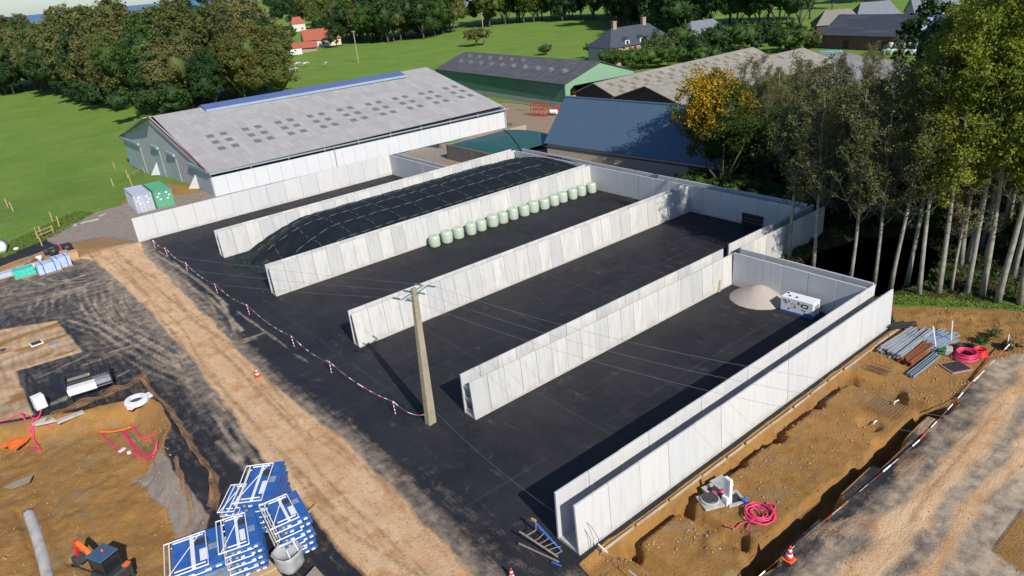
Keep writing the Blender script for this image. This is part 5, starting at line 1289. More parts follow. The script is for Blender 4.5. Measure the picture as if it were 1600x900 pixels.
# fence posts and gates on the pasture edge
fp = [(13, 322, 'leftmost wooden fence post by the pasture, far one of a pair'), (21, 328, 'leftmost wooden fence post by the pasture, near one of a pair'), (83, 344, 'wooden fence post in the grass left of the gravel lane'), (93, 352, 'wooden fence post just below its twin by the gravel lane'), (207, 290, 'tall wooden fence post behind the pale container'), (200, 276, 'wooden fence post at the corner of the red soil patch'), (180, 262, 'wooden fence post far out in the pasture near the barn'), (178, 290, 'leaning wooden fence post left of the containers'), (66, 368, 'short fence post by the pale wooden rails')]
for px, py, lab in fp:
    x, y, z = gp(px, py+2); mb = MB(); mb.tube([(0, 0, -.3), (rnd_.uniform(-.1, .1), rnd_.uniform(-.1, .1), 1.5)], [.09, .08], 7); o = mb.build('fence_post', M['wood'], None, loc=(x, y, z)); tag(o, lab, 'fence post', 'wooden posts along the pasture')
def rail(name, label, a, b, zs, hgt=1.1, posts=(0, 1)):
    xa, ya, za = gp(*a); xb, yb, zb = gp(*b); t = thing(name, label, 'fence', (xa, ya, za)); D = np.array([xb-xa, yb-ya, zb-za])
    for q in zs: mb = MB(); mb.tube([U*q, D+U*q], .06, 6); mb.build('rail', M['wood'], t)
    for q in posts: mb = MB(); mb.tube([D*q-U*.2, D*q+U*hgt], .08, 6); mb.build('post', M['wood'], t)
rail('wooden_rail', 'pale wooden rails at the bottom corner of the pasture', (60, 374), (84, 364), (.45, .95))
rail('wooden_rail', 'single wooden rail between the pasture and the barn gable', (203, 282), (226, 270), (1.0,))
rail('wooden_rail', 'wire hung posts at the far left above the dark ditch', (58, 368), (66, 384), (.9,))
for k, (px, py) in enumerate(((146, 345), (133, 348), (160, 337), (118, 352))):
    x, y, z = gp(px, py); mb = MB(); mb.box(0, 0, 0, 1.4-.2*k, .5, .16, .4*k); o = mb.build('stone_slab', M['precast'], None, bevel=.04, loc=(x, y, z)); tag(o, 'pale stone slab on the grassy edge of the gravel lane, number of steps from the barn: '+['second', 'third', 'nearest', 'farthest'][k], 'slab', 'stone slabs along the gravel lane')

# ------------------------------------------------------------------ left works: machine, cabinet, conduits, nets
mc = thing('paving_screed', 'black steel framed machine with silver panels parked on the asphalt', 'machine', (*g(146, 612)[:2], 0), R(-8)); mc.scale = (1.05, 1.25, 1.3)
for sx in (-1.45, 1.45):
    mb = MB(); mb.tube([(sx, -.85, 0), (sx, -.85, 1.25), (sx, .75, 1.25), (sx, .75, 0)], .06, 6); mb.build('side_frame', M['black'], mc)
    for sy in (-.85, .75): mb = MB(); mb.box(sx, sy, 0, .4, .25, .35); mb.build('foot', M['black'], mc)
mb = MB(); mb.box(-.5, -.62, .55, 1.85, .62, .4); mb.build('silver_panel', M['tarpwhite'], mc, bevel=.03)
mb = MB(); mb.box(-.55, -.05, .5, 1.8, .38, .55); mb.build('tank', M['black'], mc, bevel=.05)
mb = MB(); mb.box(-.6, .45, .85, 1.5, .5, .12); mb.build('tray', M['oldwood'], mc)
mb = MB(); mb.box(.9, -.62, .6, 1.0, .5, .4); mb.build('silver_panel', M['galv'], mc)
mb = MB(); mb.box(.75, .1, .2, 1.2, .9, .9); mb.build('engine', M['dark'], mc, bevel=.06)
mb = MB()
for i in range(7): mb.tube([(.2+.2*i, -.3+.1*(i % 3), 1.1), (.25+.2*i, .5, 1.3+.1*(i % 2))], .04, 5)
mb.tube([(.3, .7, .3), (.3, .7, 1.65)], .035, 5); mb.tube([(1.2, .75, .3), (1.2, .75, 1.75)], .035, 5); mb.build('hoses', M['black'], mc)
mb = MB(); mb.tube([(-1.45, -.85, .7), (1.45, -.85, .7)], .07, 6); mb.tube([(-1.45, .75, 1.2), (1.45, .75, 1.2)], .05, 6); mb.build('cross_rail', M['black'], mc)
mb = MB(); mb.lathe([(.06, 0), (.06, .12), (.01, .14)], (.1, .1, 1.08), 8); mb.build('beacon', M['yellow'], mc)
cb2 = thing('cable_cabinet', 'white cable cabinet on a black foot beside the pit', 'cabinet', (*g(67, 642)[:2], 0), R(12))
mb = MB(); mb.box(0, 0, .3, .75, .62, 1.05); mb.build('housing', M['white'], cb2, bevel=.02)
mb = MB(); mb.box(0, 0, 0, .68, .55, .3); mb.build('plinth', M['black'], cb2)
def hose(name, label, pts, r, m_, z=.08, cat='conduit', nn=6):
    P3 = []
    for p in pts:
        x, y = g(p[0], p[1]); zz = float(heights(np.array([x]), np.array([y]))[0])+z+(p[2] if len(p) > 2 else 0); P3.append(Vector((x, y, zz)))
    out = []
    for i in range(len(P3)-1):
        p0 = P3[max(i-1, 0)]; p1 = P3[i]; p2 = P3[i+1]; p3 = P3[min(i+2, len(P3)-1)]
        for k in range(5):
            t = k/5; out.append(.5*((2*p1)+(-p0+p2)*t+(2*p0-5*p1+4*p2-p3)*t*t+(-p0+3*p1-3*p2+p3)*t**3))
    out.append(P3[-1]); mb = MB(); mb.tube(out, r, nn); o = mb.build(name, m_, None, True); return tag(o, label, cat, None)
hose('pink_conduit', 'pink conduit looping from the cable cabinet down into the pit', [(68, 646, .3), (62, 654, .1), (50, 658), (46, 668), (50, 677)], .06, M['pink'])
hose('pink_conduit', 'short pink conduit sticking out over the grey pad by the cabinet', [(66, 657), (52, 656), (46, 667), (37, 652, .3)], .06, M['pink'])
hose('pink_conduit', 'thin faded pink conduit running to the left edge beside the sandy slab', [(-10, 663), (12, 657), (34, 648), (54, 655), (80, 660)], .035, M['pink'])
hose('pink_conduit', 'pink conduit ending on the orange sheet', [(36, 677), (46, 680), (54, 681), (48, 672)], .06, M['pink'])
for k, (pts, lab) in enumerate((([(148, 655), (162, 669), (178, 680), (205, 690), (225, 699), (236, 702)], 'long pink conduit on the left of the bundle crossing the pit'), ([(182, 652), (192, 665), (203, 684), (222, 696), (238, 698)], 'pink conduit second from the left in the pit bundle'), ([(187, 650), (197, 668), (212, 682), (230, 697), (240, 697), (246, 690, .3)], 'pink conduit with an upturned end in the pit bundle'), ([(199, 648, .3), (206, 655, .1), (214, 662), (224, 663), (236, 661)], 'short pink conduit bending right behind the pit bundle'))):
    hose('pink_conduit', lab, pts, .065, M['pink'])
hose('pink_conduit', 'faded pink conduit end below the short bent one', [(230, 664), (234, 672), (238, 680)], .05, M['pink'])
hose('green_conduit', 'green conduit lying among the pink ones in the pit', [(194, 654), (202, 664), (214, 674), (223, 683)], .05, M['greenpipe'])
hose('orange_conduit', 'orange conduit lying across the heads of the pink ones', [(148, 656, .1), (170, 654, .1), (190, 651, .15), (202, 647, .2)], .075, M['orange'])
x, y = g(25, 672); os_ = heapmesh('orange_sheet', M['orange'], None, -1, 1, -.8, .8, 30, 26, lambda X, Y: .12+.45*np.abs(fbm(X, Y, .5, 2)-.4)+.1*X, (x, y, float(heights(np.array([x]), np.array([y]))[0]))); os_.rotation_euler = (0, 0, .6); tag(os_, 'crumpled orange sheet on the soil beside the grey pad', 'sheet')
def slabpoly(name, label, cat, pts, z, th, m_, nb=True):
    q = [g(*p)[:2] for p in pts]; mb = MB(); mb.prism([(x, y, z) for x, y in q], 0, (0, 0, th)); o = mb.build(name, m_, None); return tag(o, label, cat)
slabpoly('concrete_pad', 'pale grey concrete pad below the cable cabinet at the pit edge', 'pad', [(50, 663), (66, 655), (80, 650), (88, 657), (70, 661), (56, 664)], -.1, .16, M['conc2'])
slabpoly('edge_board', 'narrow pale board along the upper rim of the pit', 'board', [(88, 657), (129, 641), (131, 644), (90, 661)], -.1, .14, M['conc2'])
x, y = g(214, 628); mr = thing('manhole_ring', 'white concrete manhole ring with a black opening at the pit rim', 'manhole ring', (x, y, 0), R(0))
mb = MB(); prof = [(.48, 0), (.85, 0), (.85, .22), (.78, .3), (.48, .3), (.48, 0)]; mb.lathe(prof, n=26); mb.box(.78, .1, .02, .6, .6, .2, .3); mb.box(-.5, -.7, .02, .5, .4, .18, .6); mb.build('ring', M['white'], mr)
mb = MB(); mb.lathe([(.47, .1), (.01, .12)], n=20); mb.build('opening', M['black'], mr)
for px, py, lab, rz in ((57, 537, 'square steel manhole cover with a pale frame in the sandy slab', .1),):
    x, y = g(px, py); t = thing('manhole_cover', lab, 'manhole cover', (x, y, .0), rz); mb = MB(); mb.box(0, 0, 0, 1.0, .95, .08); mb.build('frame', M['white'], t); mb = MB(); mb.box(0, 0, .085, .78, .74, .02); mb.build('lid', M['dark'], t)
for px, py, lab in ((85, 537, 'round grey manhole cover beside the square one in the sandy slab'), (5, 547, 'small dark round cover at the left edge of the sandy slab')):
    x, y = g(px, py); mb = MB(); mb.lathe([(.45, 0), (.45, .07), (.4, .09), (.01, .09)], n=20); o = mb.build('manhole_cover', M['galv'] if px > 50 else M['dark'], None, loc=(x, y, .003)); o.scale = (1, 1, 1) if px > 50 else (.5, .5, 1); tag(o, lab, 'manhole cover')
# brown netting fence
def netmat():
    m, n, b, o = newmat('brown mesh netting'); h = N(n); p = h.obj(); n.links.new(h.mix(h.ramp(h.noise(p, 5, 4), .4, .6), (.42, .25, .12), (.30, .17, .08)), b.inputs[0]); b.inputs['Roughness'].default_value = .8
    tr = n.nodes.new('ShaderNodeBsdfTransparent'); mx = n.nodes.new('ShaderNodeMixShader')
    n.links.new(h.ramp(h.noise(p, 14, 3, .7), .35, .65, (.35, .35, .35), (.8, .8, .8)), mx.inputs[0])
    n.links.new(tr.outputs[0], mx.inputs[1]); n.links.new(b.outputs[0], mx.inputs[2]); n.links.new(mx.outputs[0], o.inputs[0])
    return m
M['mesh'] = netmat()
def netfence(label, pts, hgt, lean=.5, seed=1, dens=.085):
    mb = MB(); rg = random.Random(seed); P2 = [g(*p)[:2] for p in pts]; path = []
    for (a, b) in zip(P2[:-1], P2[1:]):
        L = math.dist(a, b); m_ = max(2, int(L/.22))
        for i in range(m_): path.append((a[0]+(b[0]-a[0])*i/m_, a[1]+(b[1]-a[1])*i/m_))
    path.append(P2[-1]); rows_ = 7; G_ = []
    for i, (x, y) in enumerate(path):
        q = path[min(i+1, len(path)-1)]; p = path[max(i-1, 0)]; L = math.dist(p, q)+1e-6; nx_, ny_ = -(q[1]-p[1])/L, (q[0]-p[0])/L
        hh = hgt*(.55+.45*math.sin(i*.33+seed)**2); z0 = float(heights(np.array([x]), np.array([y]))[0])
        G_.append([(x+nx_*lean*(k/rows_)+.05*math.sin(i*.7+k), y+ny_*lean*(k/rows_)+.05*math.cos(i*.9+k), z0+.02+hh*math.sin(k/rows_*1.5)) for k in range(rows_+1)])
    b0_ = len(mb.v); W_ = rows_+1
    mb.add([q for row_ in G_ for q in row_], [(i*W_+k, (i+1)*W_+k, (i+1)*W_+k+1, i*W_+k+1) for i in range(len(G_)-1) for k in range(rows_)])
    mb.tube([r_[rows_] for r_ in G_], .025, 4)
    o = mb.build('netting_fence', M['mesh'], None, True); return tag(o, label, 'netting')
netfence('brown plastic netting between the black machine and the pit', [(70, 659), (100, 645), (135, 633), (165, 620), (200, 606), (230, 591)], .75, -.35, 1)
netfence('brown plastic netting running down the asphalt from its corner to the blue stacks', [(230, 590), (240, 612), (258, 628), (272, 641), (290, 670), (312, 708), (342, 745), (344, 775), (340, 800)], .7, -.45, 3)
netfence('rusty mesh strip along the gravel slope of the pit', [(270, 720), (283, 760), (298, 802)], .3, .3, 4)
hose('concrete_kerb', 'long grey concrete channel half buried in the pit', [(32, 774), (42, 800), (50, 826), (56, 850), (62, 880), (66, 910)], .34, M['conc2'], z=-.15, cat='channel', nn=8)
slabpoly('plywood_offcut', 'pale plywood sheet on the pit floor at the left edge', 'board', [(-5, 740), (22, 728), (42, 722), (36, 732), (8, 742)], -1.15, .05, M['oldwood'])
for k, (px, py) in enumerate(((183, 683), (194, 687))):
    x, y = g(px, py); mb = MB(); mb.box(0, 0, 0, .5-.15*k, .25, .05, .5+k); o = mb.build('plastic_scrap', M['white'], None, loc=(x, y, float(heights(np.array([x]), np.array([y]))[0])+.1)); tag(o, ('larger', 'smaller')[k]+' scrap of white plastic under the pink conduits', 'scrap')
# excavator
ex = thing('mini_excavator', 'orange red mini excavator with a dark blue grey cab roof working in the pit', 'excavator', (*g(178, 908, -1.1)[:2], -1.15), R(116)); ex.scale = (.88,)*3
mb = MB(); mb.box(-1.15, -.45, 1.38, .3, .4, .1, .2); mb.build('rear_cover', M['orange'], ex)
for s_ in (-1, 1):
    mb = MB(); mb.tube([(-1.0, s_*.7, .28), (-.8, s_*.7, .5), (.8, s_*.7, .5), (1.0, s_*.7, .28), (.8, s_*.7, .06), (-.8, s_*.7, .06)], .13, 6, closed=True); mb.box(0, s_*.7, .15, 1.7, .25, .28); mb.build('track', M['rubber'], ex)
mb = MB(); mb.box(-.2, 0, .6, 1.9, 1.5, .55); bd = mb.build('body', M['dark'], ex, bevel=.08)
mb = MB(); mb.box(-1.1, 0, .62, .35, 1.45, .75); mb.build('counterweight', M['dark'], ex, bevel=.1)
mb = MB(); 
for sx in (-.55, .65):
    for sy in (-.55, .55): mb.tube([(sx, sy, 1.1), (sx*.95, sy*.95, 2.25)], .05, 6)
mb.tube([(-.55, -.55, 1.14), (.65, -.55, 1.14), (.65, .55, 1.14), (-.55, .55, 1.14)], .05, 6, closed=True); cbn = mb.build('cab_frame', M['black'], ex)
mb = MB(); mb.box(.05, 0, 1.12, 1.16, 1.06, .95); mb.build('cab_glass', M['glass'], cbn)
mb = MB(); mb.box(.05, 0, 2.25, 1.4, 1.25, .1); mb.build('cab_roof', mat('blue grey roof', (.06, .11, .18), .4), ex, bevel=.05)
mb = MB(); mb.lathe([(.06, 0), (.06, .12), (.02, .15)], (.1, -.1, 2.35), 10); mb.build('beacon', M['orange'], ex)
mb = MB(); mb.prism([(.8, -.12, .9), (1.5, -.12, 2.1), (2.3, -.12, 2.5), (2.35, -.12, 2.25), (1.7, -.12, 1.85), (1.1, -.12, .75)], 0, (0, .24, 0)); bm_ = mb.build('boom', M['orange'], ex, bevel=.02)
mb = MB(); mb.tube([(1.1, 0, 1.0), (1.9, 0, 1.95)], .06, 8); mb.build('cylinder', M['galv'], bm_)
mb = MB(); mb.prism([(2.2, -.1, 2.6), (2.45, -.1, 2.55), (2.9, -.1, 1.2), (2.75, -.1, 1.1)], 0, (0, .2, 0)); mb.build('arm', M['red'], ex, bevel=.02)
mb = MB(); mb.prism([(2.7, -.3, 1.25), (3.05, -.3, 1.2), (3.1, -.3, .75), (2.8, -.3, .5), (2.5, -.3, .7)], 0, (0, .6, 0)); mb.build('bucket', M['dark'], ex, bevel=.02)
hose('black_cable', 'thick black cable snaking over the pit floor to the excavator', [(95, 845), (110, 854), (128, 861), (142, 868), (153, 880)], .05, M['black'], z=.06, cat='cable')
# timber props leaning at lower left removed: only the kerb shows

# ------------------------------------------------------------------ blue formwork stacks
def formwork(label, pts_top, ztop, layers, guard=True, seed=1, z0=0., gs=1, over=.35):
    """a stack of blue shuttering platforms; pts_top: three photo corners of the top face at height ztop"""
    a, b, c = [np.array(g(px, py, ztop)) for px, py in pts_top]
    ax = b-a; Lx = np.linalg.norm(ax); ax /= Lx; ay = np.array([-ax[1], ax[0]])
    if np.dot(c-b, ay) < 0: ay = -ay
    Ly = abs(np.dot(c-b, ay)); ctr = a+ax*Lx/2+ay*Ly/2; rz = math.atan2(ax[1], ax[0])
    t = thing('formwork_stack', label, 'formwork stack', (ctr[0], ctr[1], z0), rz, 'stacks of blue formwork platforms')
    rg = random.Random(seed); lh = (ztop-z0)/layers
    for i in range(layers):
        ox, oy = rg.uniform(-.06, .06), rg.uniform(-.06, .06); z = i*lh
        mb = MB(); th = lh*.55; hx, hy = Lx/2, Ly/2
        for s_ in (-1, 1):
            mb.box(ox, oy+s_*(hy-.05), z+.03, Lx, .1, th); mb.box(ox+s_*(hx-.05), oy, z+.033, .1, Ly-.21, th-.006)
        mb.box(ox, oy, z+.04+th*.5, Lx-.2, Ly-.2, .05)
        for q in range(3): mb.box(ox-hx+Lx*(q+.5)/3, oy, z+.06+th*.5+.03, Lx/3-.16, Ly-.32, .05)
        f = mb.build('platform', M['blue'], t)
        mb = MB()
        for q in (-.35, .3, .7):
            mb = MB(); mb.box(ox+q*hx, oy-gs*(hy-.02)*1.0, z+.06, .28*Lx/2.4, .16, .07, 0); mb.build('bracket', M['white'], f)
        mb = MB(); mb.box(ox+rg.uniform(-.2, .3)*hx, oy-hy*.3, z+th*.5+.165, Lx*.16, Ly*.3, .03); mb.build('plate', M['white'], f)
        mb = MB(); mb.box(ox+hx*.62, oy+rg.uniform(-.3, .3)*hy, z+th*.5+.165, Lx*.2, Ly*.14, .03); mb.build('hatch', M['galv'], f)
        mb = MB(); mb.box(ox+hx*.15, oy+hy*.45, z+th*.5+.166, Lx*.3, Ly*.16, .02); mb.build('slot', M['dark'], f)
        mb = MB()
        for q in (-.7, .7): mb.box(ox+q*hx, oy-gs*(hy+.012), z+.08, .12, .05, .1)
        mb.build('clamp', M['yellow'], f)
        if guard:
            top = z+lh*.82; e = over if i < layers-1 else over+.12; r = .035
            mb = MB(); x0, x1, y0, y1 = ox-hx*.95-e*.9, ox+hx*.35, oy-hy*.9-.1, oy+hy*.9
            mb.tube([(x0, y0, top), (x1, y0, top), (x1, y1, top), (x0, y1, top)], r, 5, closed=True)
            mb.tube([(x0+.25, y0, top+.004), (x0+.25, y1, top+.004)], r, 5)
            if i == layers-1:
                w_ = x1-x0
                mb.tube([(x0+.45, y0+.2, top+.05), (x1-.1, y0+.2, top+.05)], r, 5); mb.tube([(x0+.45, y1-.25, top+.05), (x1-.1, y1-.25, top+.05)], r, 5)
                mb.par((x0+w_*.62, y0, top+.03), (w_*.1, 0, 0), (0, y1-y0, 0), (0, 0, .03)); mb.tube([(x0+.1, y0, top+.02), (x1-.2, y1, top+.03)], r*.8, 5)
            mb.build('guard_frame', M['white'], f)
    return t
formwork('low wide stack of blue formwork with white braces, left of the group', [(268, 842), (345, 815), (372, 862)], 1.25, 3, True, 1)
formwork('middle stack of blue formwork with white guard frames fanned out on its left', [(350, 806), (398, 790), (425, 835)], 2.35, 6, True, 2)
formwork('tall narrow stack of blue formwork with white grilles, farthest in the group', [(396, 722), (443, 716), (447, 775)], 2.3, 6, True, 3)
formwork('right hand stack of blue formwork with a skewed white guard frame on top', [(415, 782), (462, 762), (482, 800)], 2.4, 6, True, 4)
formwork('pair of short blue and white formwork boxes behind the middle stack', [(362, 755), (395, 752), (392, 796)], .9, 3, True, 5, over=0)
def slabstack(name, label, cat, pts, zt, th, m_, rows_=1):
    a, b, c = [np.array(g(px, py, zt)) for px, py in pts]; mb = MB(); d = a+(c-b)
    n_ = max(1, int((zt)/th))
    for i in range(n_):
        z = zt-(i+1)*th; o_ = rnd_.uniform(-.03, .03)
        mb.prism([(a[0]+o_, a[1], z), (b[0]+o_, b[1], z), (c[0], c[1]+o_, z), (d[0], d[1]+o_, z)], 0, (0, 0, th-.012))
    o = mb.build(name, m_, None); return tag(o, label, cat)
slabstack('sheet_stack', 'stack of grey steel sheets in front of the wide blue stack', 'stack', [(296, 905), (362, 872), (382, 903)], .6, .08, M['galv'])
slabstack('plank_stack', 'stack of pale planks in front of the middle blue stack', 'stack', [(380, 888), (416, 870), (432, 886)], .5, .12, M['wood'])
slabstack('plank_stack', 'stack of short boards at the very bottom beside the bulk bag', 'stack', [(405, 905), (430, 888), (446, 905)], .4, .1, M['wood'])
slabstack('plank_stack', 'wooden crate of rubble at the bottom edge, right of the bulk bag', 'crate', [(470, 908), (492, 884), (508, 902)], .5, .12, M['oldwood'])
x, y = g(455, 885); bg_ = thing('bulk_bag', 'open grey white bulk bag with slack handles beside the right blue stack', 'bulk bag', (x, y, 0), .4)
mb = MB(); mb.lathe([(.01, .05), (.58, .03), (.66, .3), (.64, .85), (.7, 1.1), (.62, 1.06), (.5, .8), (.01, .72)], n=4*5); o = mb.build('bag', mat('woven bag', (.42, .42, .42), .8, (.3, .3, .31), 3, bump=.3), bg_, True)
for v in o.data.vertices:
    a = math.atan2(v.co.y, v.co.x); k = 1/max(abs(math.cos(a)), abs(math.sin(a)))**.55; nz = mnoise.noise(Vector(v.co)*2.3); v.co.x *= k*(1+.18*nz); v.co.y *= k*(1+.15*nz); v.co.z *= 1+.13*nz
for s_ in (-1, 1): mb = MB(); mb.tube([(s_*.3, -.5, 1.0), (s_*.25+.1, -.2, 1.35+.1*s_), (s_*.1+.1, .3, 1.15)], .03, 5); mb.build('handle', M['white'], bg_)
x, y = g(484, 822); mb = MB(); mb.par((-.8, -.1, .5), (1.7, .8, 0), (-.06, .12, 0), (0, 0, .06)); o = mb.build('timber', M['wood'], None, loc=(x, y, 0)); tag(o, 'timber sticking out to the right of the right hand blue stack', 'timber')
# trestles near the wall end
tr = thing('trestle', 'folded metal trestle with a blue leg near the end of the white wall', 'trestle', (*g(846, 862)[:2], 0), R(100))
mb = MB(); mb.tube([(1.2, .35, .15), (-1.3, .25, .3)], .05, 6); mb.tube([(1.3, .1, .7), (-1.1, .05, .35)], .05, 6); mb.build('leg', M['trestle'], tr)
mb = MB(); mb.tube([(1.0, -.75, .9), (-.9, -.55, .1)], .05, 6); mb.tube([(-.9, .3, .1), (-1.45, .25, .1)], .05, 6); mb.build('blue_leg', M['glossblue'], tr)
mb = MB(); mb.tube([(-.9, .05, .35), (-.9, -.55, .12)], .03, 5); mb.tube([(.9, .1, .6), (.6, -.4, .8), (.9, -.75, .85)], .03, 5)
for i in range(4): mb.tube([(.5-.35*i, .05, .45), (.4-.35*i, -.3, .4), (.3-.35*i, -.65, .55-.1*i)], .02, 5)
mb.build('brace', M['trestle'], tr); mb = MB(); mb.box(1.05, -.78, .88, .3, .08, .12); mb.build('tip', M['yellow'], tr)

# ------------------------------------------------------------------ right plot: rebar, manholes, hose, pipes, coils
def H(x, y): return float(heights(np.array([x]), np.array([y]))[0])
M['rebar'] = mat('rusted rebar', (.17, .085, .05), .8, (.09, .05, .035), 6)
def cage(label, a, b, w_=.45, h_=.4, dz=.1, n_=10):
    xa, ya = g(*a); xb, yb = g(*b); L = math.dist((xa, ya), (xb, yb)); t = MB()
    for sy in (-1, 1):
        for zz in (0, h_): t.tube([(0, sy*w_/2, zz), (L, sy*w_/2, zz)], .02, 4)
    for i in range(n_): x = L*(i+.5)/n_; t.tube([(x, -w_/2, 0), (x, w_/2, 0), (x, w_/2, h_), (x, -w_/2, h_)], .014, 4, closed=True)
    o = t.build('rebar_cage', M['rebar'], None, loc=(xa, ya, H((xa+xb)/2, (ya+yb)/2)+dz)); o.rotation_euler = (0, 0, math.atan2(yb-ya, xb-xa)); return tag(o, label, 'rebar cage')
cage('dark rebar cage in the trench corner nearest the far end of the white wall', (1322, 577), (1346, 588), .5, .4)
cage('flat brown rebar cage on the soil between the white wall and the pipe stacks', (1357, 572), (1390, 583), .6, .25)
cage('rebar cage lying in the cross trench', (1388, 604), (1440, 622), .5, .3)
x, y = g(1393, 628); mb = MB(); 
for i in range(13): mb.tube([(-1.2+.2*i, -1, .05), (-1.2+.2*i, 1, .07)], .01, 3); 
for i in range(11): mb.tube([(-1.2, -1+.2*i, .06), (1.2, -1+.2*i, .08)], .01, 3)
o = mb.build('rebar_mesh', M['rebar'], None, loc=(x, y, H(x, y)+.12)); tag(o, 'square rebar mesh over the dark wet patch in the middle of the plot', 'rebar mesh')
for px, py, lab in ((1370, 647, 'white plastic pipe piece beside the rebar mesh'), (1401, 622, 'small white plastic piece on the rebar mesh')):
    x, y = g(px, py); mb = MB(); mb.tube([(-.25, 0, .06), (0, .08, .07), (.35, 0, .06)], .05, 6); o = mb.build('plastic_pipe', M['white'], None, loc=(x, y, H(x, y)+.1)); tag(o, lab, 'pipe piece')
# formwork board along the wall foot
mb = MB(); rg_ = random.Random(5); xx_ = 19.0
while xx_ < 50.5:
    L = rg_.uniform(1.6, 2.9); mb.par((xx_, 19.45+rg_.uniform(-.03, .03), -.12), (L, rg_.uniform(-.02, .02), 0), (0, .07, 0), (0, 0, .14)); xx_ += L+rg_.uniform(.02, .25)
o = mb.build('kerb_board', mat('muddy white board', (.5, .45, .37), .8, (.33, .22, .12), 1.2), None); tag(o, 'muddy pale board line at the foot of the bright white wall', 'boards')
def frameobj(label, px, py, rz, s=.9, lid=False):
    x, y = g(px, py); t = thing('chamber_frame', label, 'frame', (x, y, H(x, y)+.02), rz)
    mb = MB(); w_ = .15
    mb.box(0, -s/2+w_/2, 0, s, w_, .16); mb.box(0, s/2-w_/2, 0, s, w_, .16); mb.box(-s/2+w_/2, 0, .001, w_, s-2*w_, .158); mb.box(s/2-w_/2, 0, .001, w_, s-2*w_, .158); mb.build('frame', M['precast'], t)
    mb = MB(); mb.box(0, 0, .1 if lid else .01, s-2*w_-.01, s-2*w_-.01, .03); mb.build('lid' if lid else 'opening', M['galv'] if lid else M['dark'], t)
frameobj('open square concrete frame left of the white post', 1114, 757, R(-14))
frameobj('open square concrete frame right of the white post', 1146, 769, R(-25), 1.05)
frameobj('square concrete frame with a grey lid behind the white post', 1128, 747, R(-10), .95, True)
x, y = g(1110, 775); t = thing('manhole_cover', 'round dark manhole cover on a pale square base in the excavated plot', 'manhole cover', (x, y, H(x, y)), R(-25))
mb = MB(); mb.box(0, 0, 0, 1.15, 1.15, .14); mb.build('base', M['precast'], t, bevel=.02)
mb = MB(); mb.lathe([(.52, .142), (.52, .26), (.45, .3)], n=26); mb.build('ring', M['precast'], t); mb = MB(); mb.lathe([(.44, .2), (.44, .33), (.4, .37), (.01, .37)], n=24); mb.build('lid', M['dark'], t)
x, y = g(1136, 775); t = thing('marker_post', 'white square post standing on a white block between the concrete frames', 'post', (x, y, H(x, y)), R(-10))
mb = MB(); mb.box(0, 0, 0, .4, .4, .55); mb.build('block', M['white'], t, bevel=.02)
for q in (-.12, .12): mb = MB(); mb.box(.05+q*.0, q, .55, .2, .2, 1.15); mb.build('post', M['white'], t)
for k, (a, b, lab) in enumerate((((1113, 762), (1131, 766), 'short pink pipe joint left of the white post'), ((1124, 765), (1134, 757), 'pink pipe joint under the white post'))):
    hose('pink_pipe', lab, [a, ((a[0]+b[0])/2, (a[1]+b[1])/2, .06), b], .07, M['pink'], z=.22, cat='pipe')
x, y = g(1163, 777); mb = MB(); mb.tube([(0, 0, .14), (.25, .05, .16)], .14, 14); o = mb.build('blue_cap', M['glossblue'], None, loc=(x, y, H(x, y)+.03)); tag(o, 'bright blue pipe cap at the end of the pink hose', 'cap')
def coilpts(cx, cy, n_turn, r0, r1, seed, jig=.15, z=.05, el=1., rot_=0., dz=.03):
    rg = random.Random(seed); out = []; N_ = n_turn*16; ox = oy = 0
    for i in range(N_+1):
        t = i/N_; a = i/16*6.283
        if i % 16 == 0: tx, ty, tr_ = rg.uniform(-jig, jig), rg.uniform(-jig, jig), rg.uniform(r0, r1)
        if i == 0: ox, oy, r = tx, ty, tr_
        ox += (tx-ox)*.15; oy += (ty-oy)*.15; r += (tr_-r)*.15
        x, y = r*math.cos(a)*el, r*math.sin(a); c_, s_ = math.cos(rot_), math.sin(rot_)
        out.append((cx+ox+x*c_-y*s_, cy+oy+x*s_+y*c_, z+dz*i/16+rg.uniform(0, .015)))
    return out
x, y = g(1192, 797); z = H(x, y); mb = MB(); mb.tube(coilpts(0, 0, 7, .35, .85, 5, .3, .1), .045, 6); mb.tube([(-.9, .2, .1), (-1.25, .1, .08), (-1.35, -.35, .06), (-1.1, -.6, .06)], .045, 6)
mb.tube([(-.6, .1, .2), (-1.2, .5, .08), (-1.75, .45, .1), (-2.0, .75, .2)], .035, 6); mb.tube([(.6, .3, .12), (1.1, .4, .08), (1.2, .0, .06), (.8, -.2, .1)], .045, 6)
o = mb.build('hose_tangle', M['pink'], None, True, loc=(x, y, z)); tag(o, 'tangled heap of pink hose in the excavated plot', 'hose')
def coil(label, px, py, r0, r1, n_, m_, h_, mat_n, el=1., tr_=.04):
    x, y = g(px, py); mb = MB(); mb.tube(coilpts(0, 0, n_, r0, r1, n_, .05, .05, el, 0, h_/n_), tr_, 6); o = mb.build('hose_coil', M[mat_n], None, True, loc=(x, y, H(x, y))); return tag(o, label, 'hose coil')
coil('flat coil of bright pink hose near the pipe stacks', 1508, 558, .45, .85, 13, 0, .5, 'pink')
coil('small coil of bright red hose right of the pink coil', 1530, 553, .2, .5, 14, 0, .45, 'red', tr_=.05)
coil('coil of black hose behind the pink coil', 1506, 545, .35, .65, 9, 0, .3, 'black')
x, y = g(1494, 572); t = thing('steel_plate', 'dark square plate with a pinkish rim lying below the pink coil', 'plate', (x, y, H(x, y)+.03), R(-28)); mb = MB(); mb.box(0, 0, 0, 1.55, 1.25, .1); mb.build('rim', mat('pinkish edge', (.4, .25, .26), .7), t); mb = MB(); mb.box(0, 0, .103, 1.38, 1.1, .02); mb.build('top', M['dark'], t)
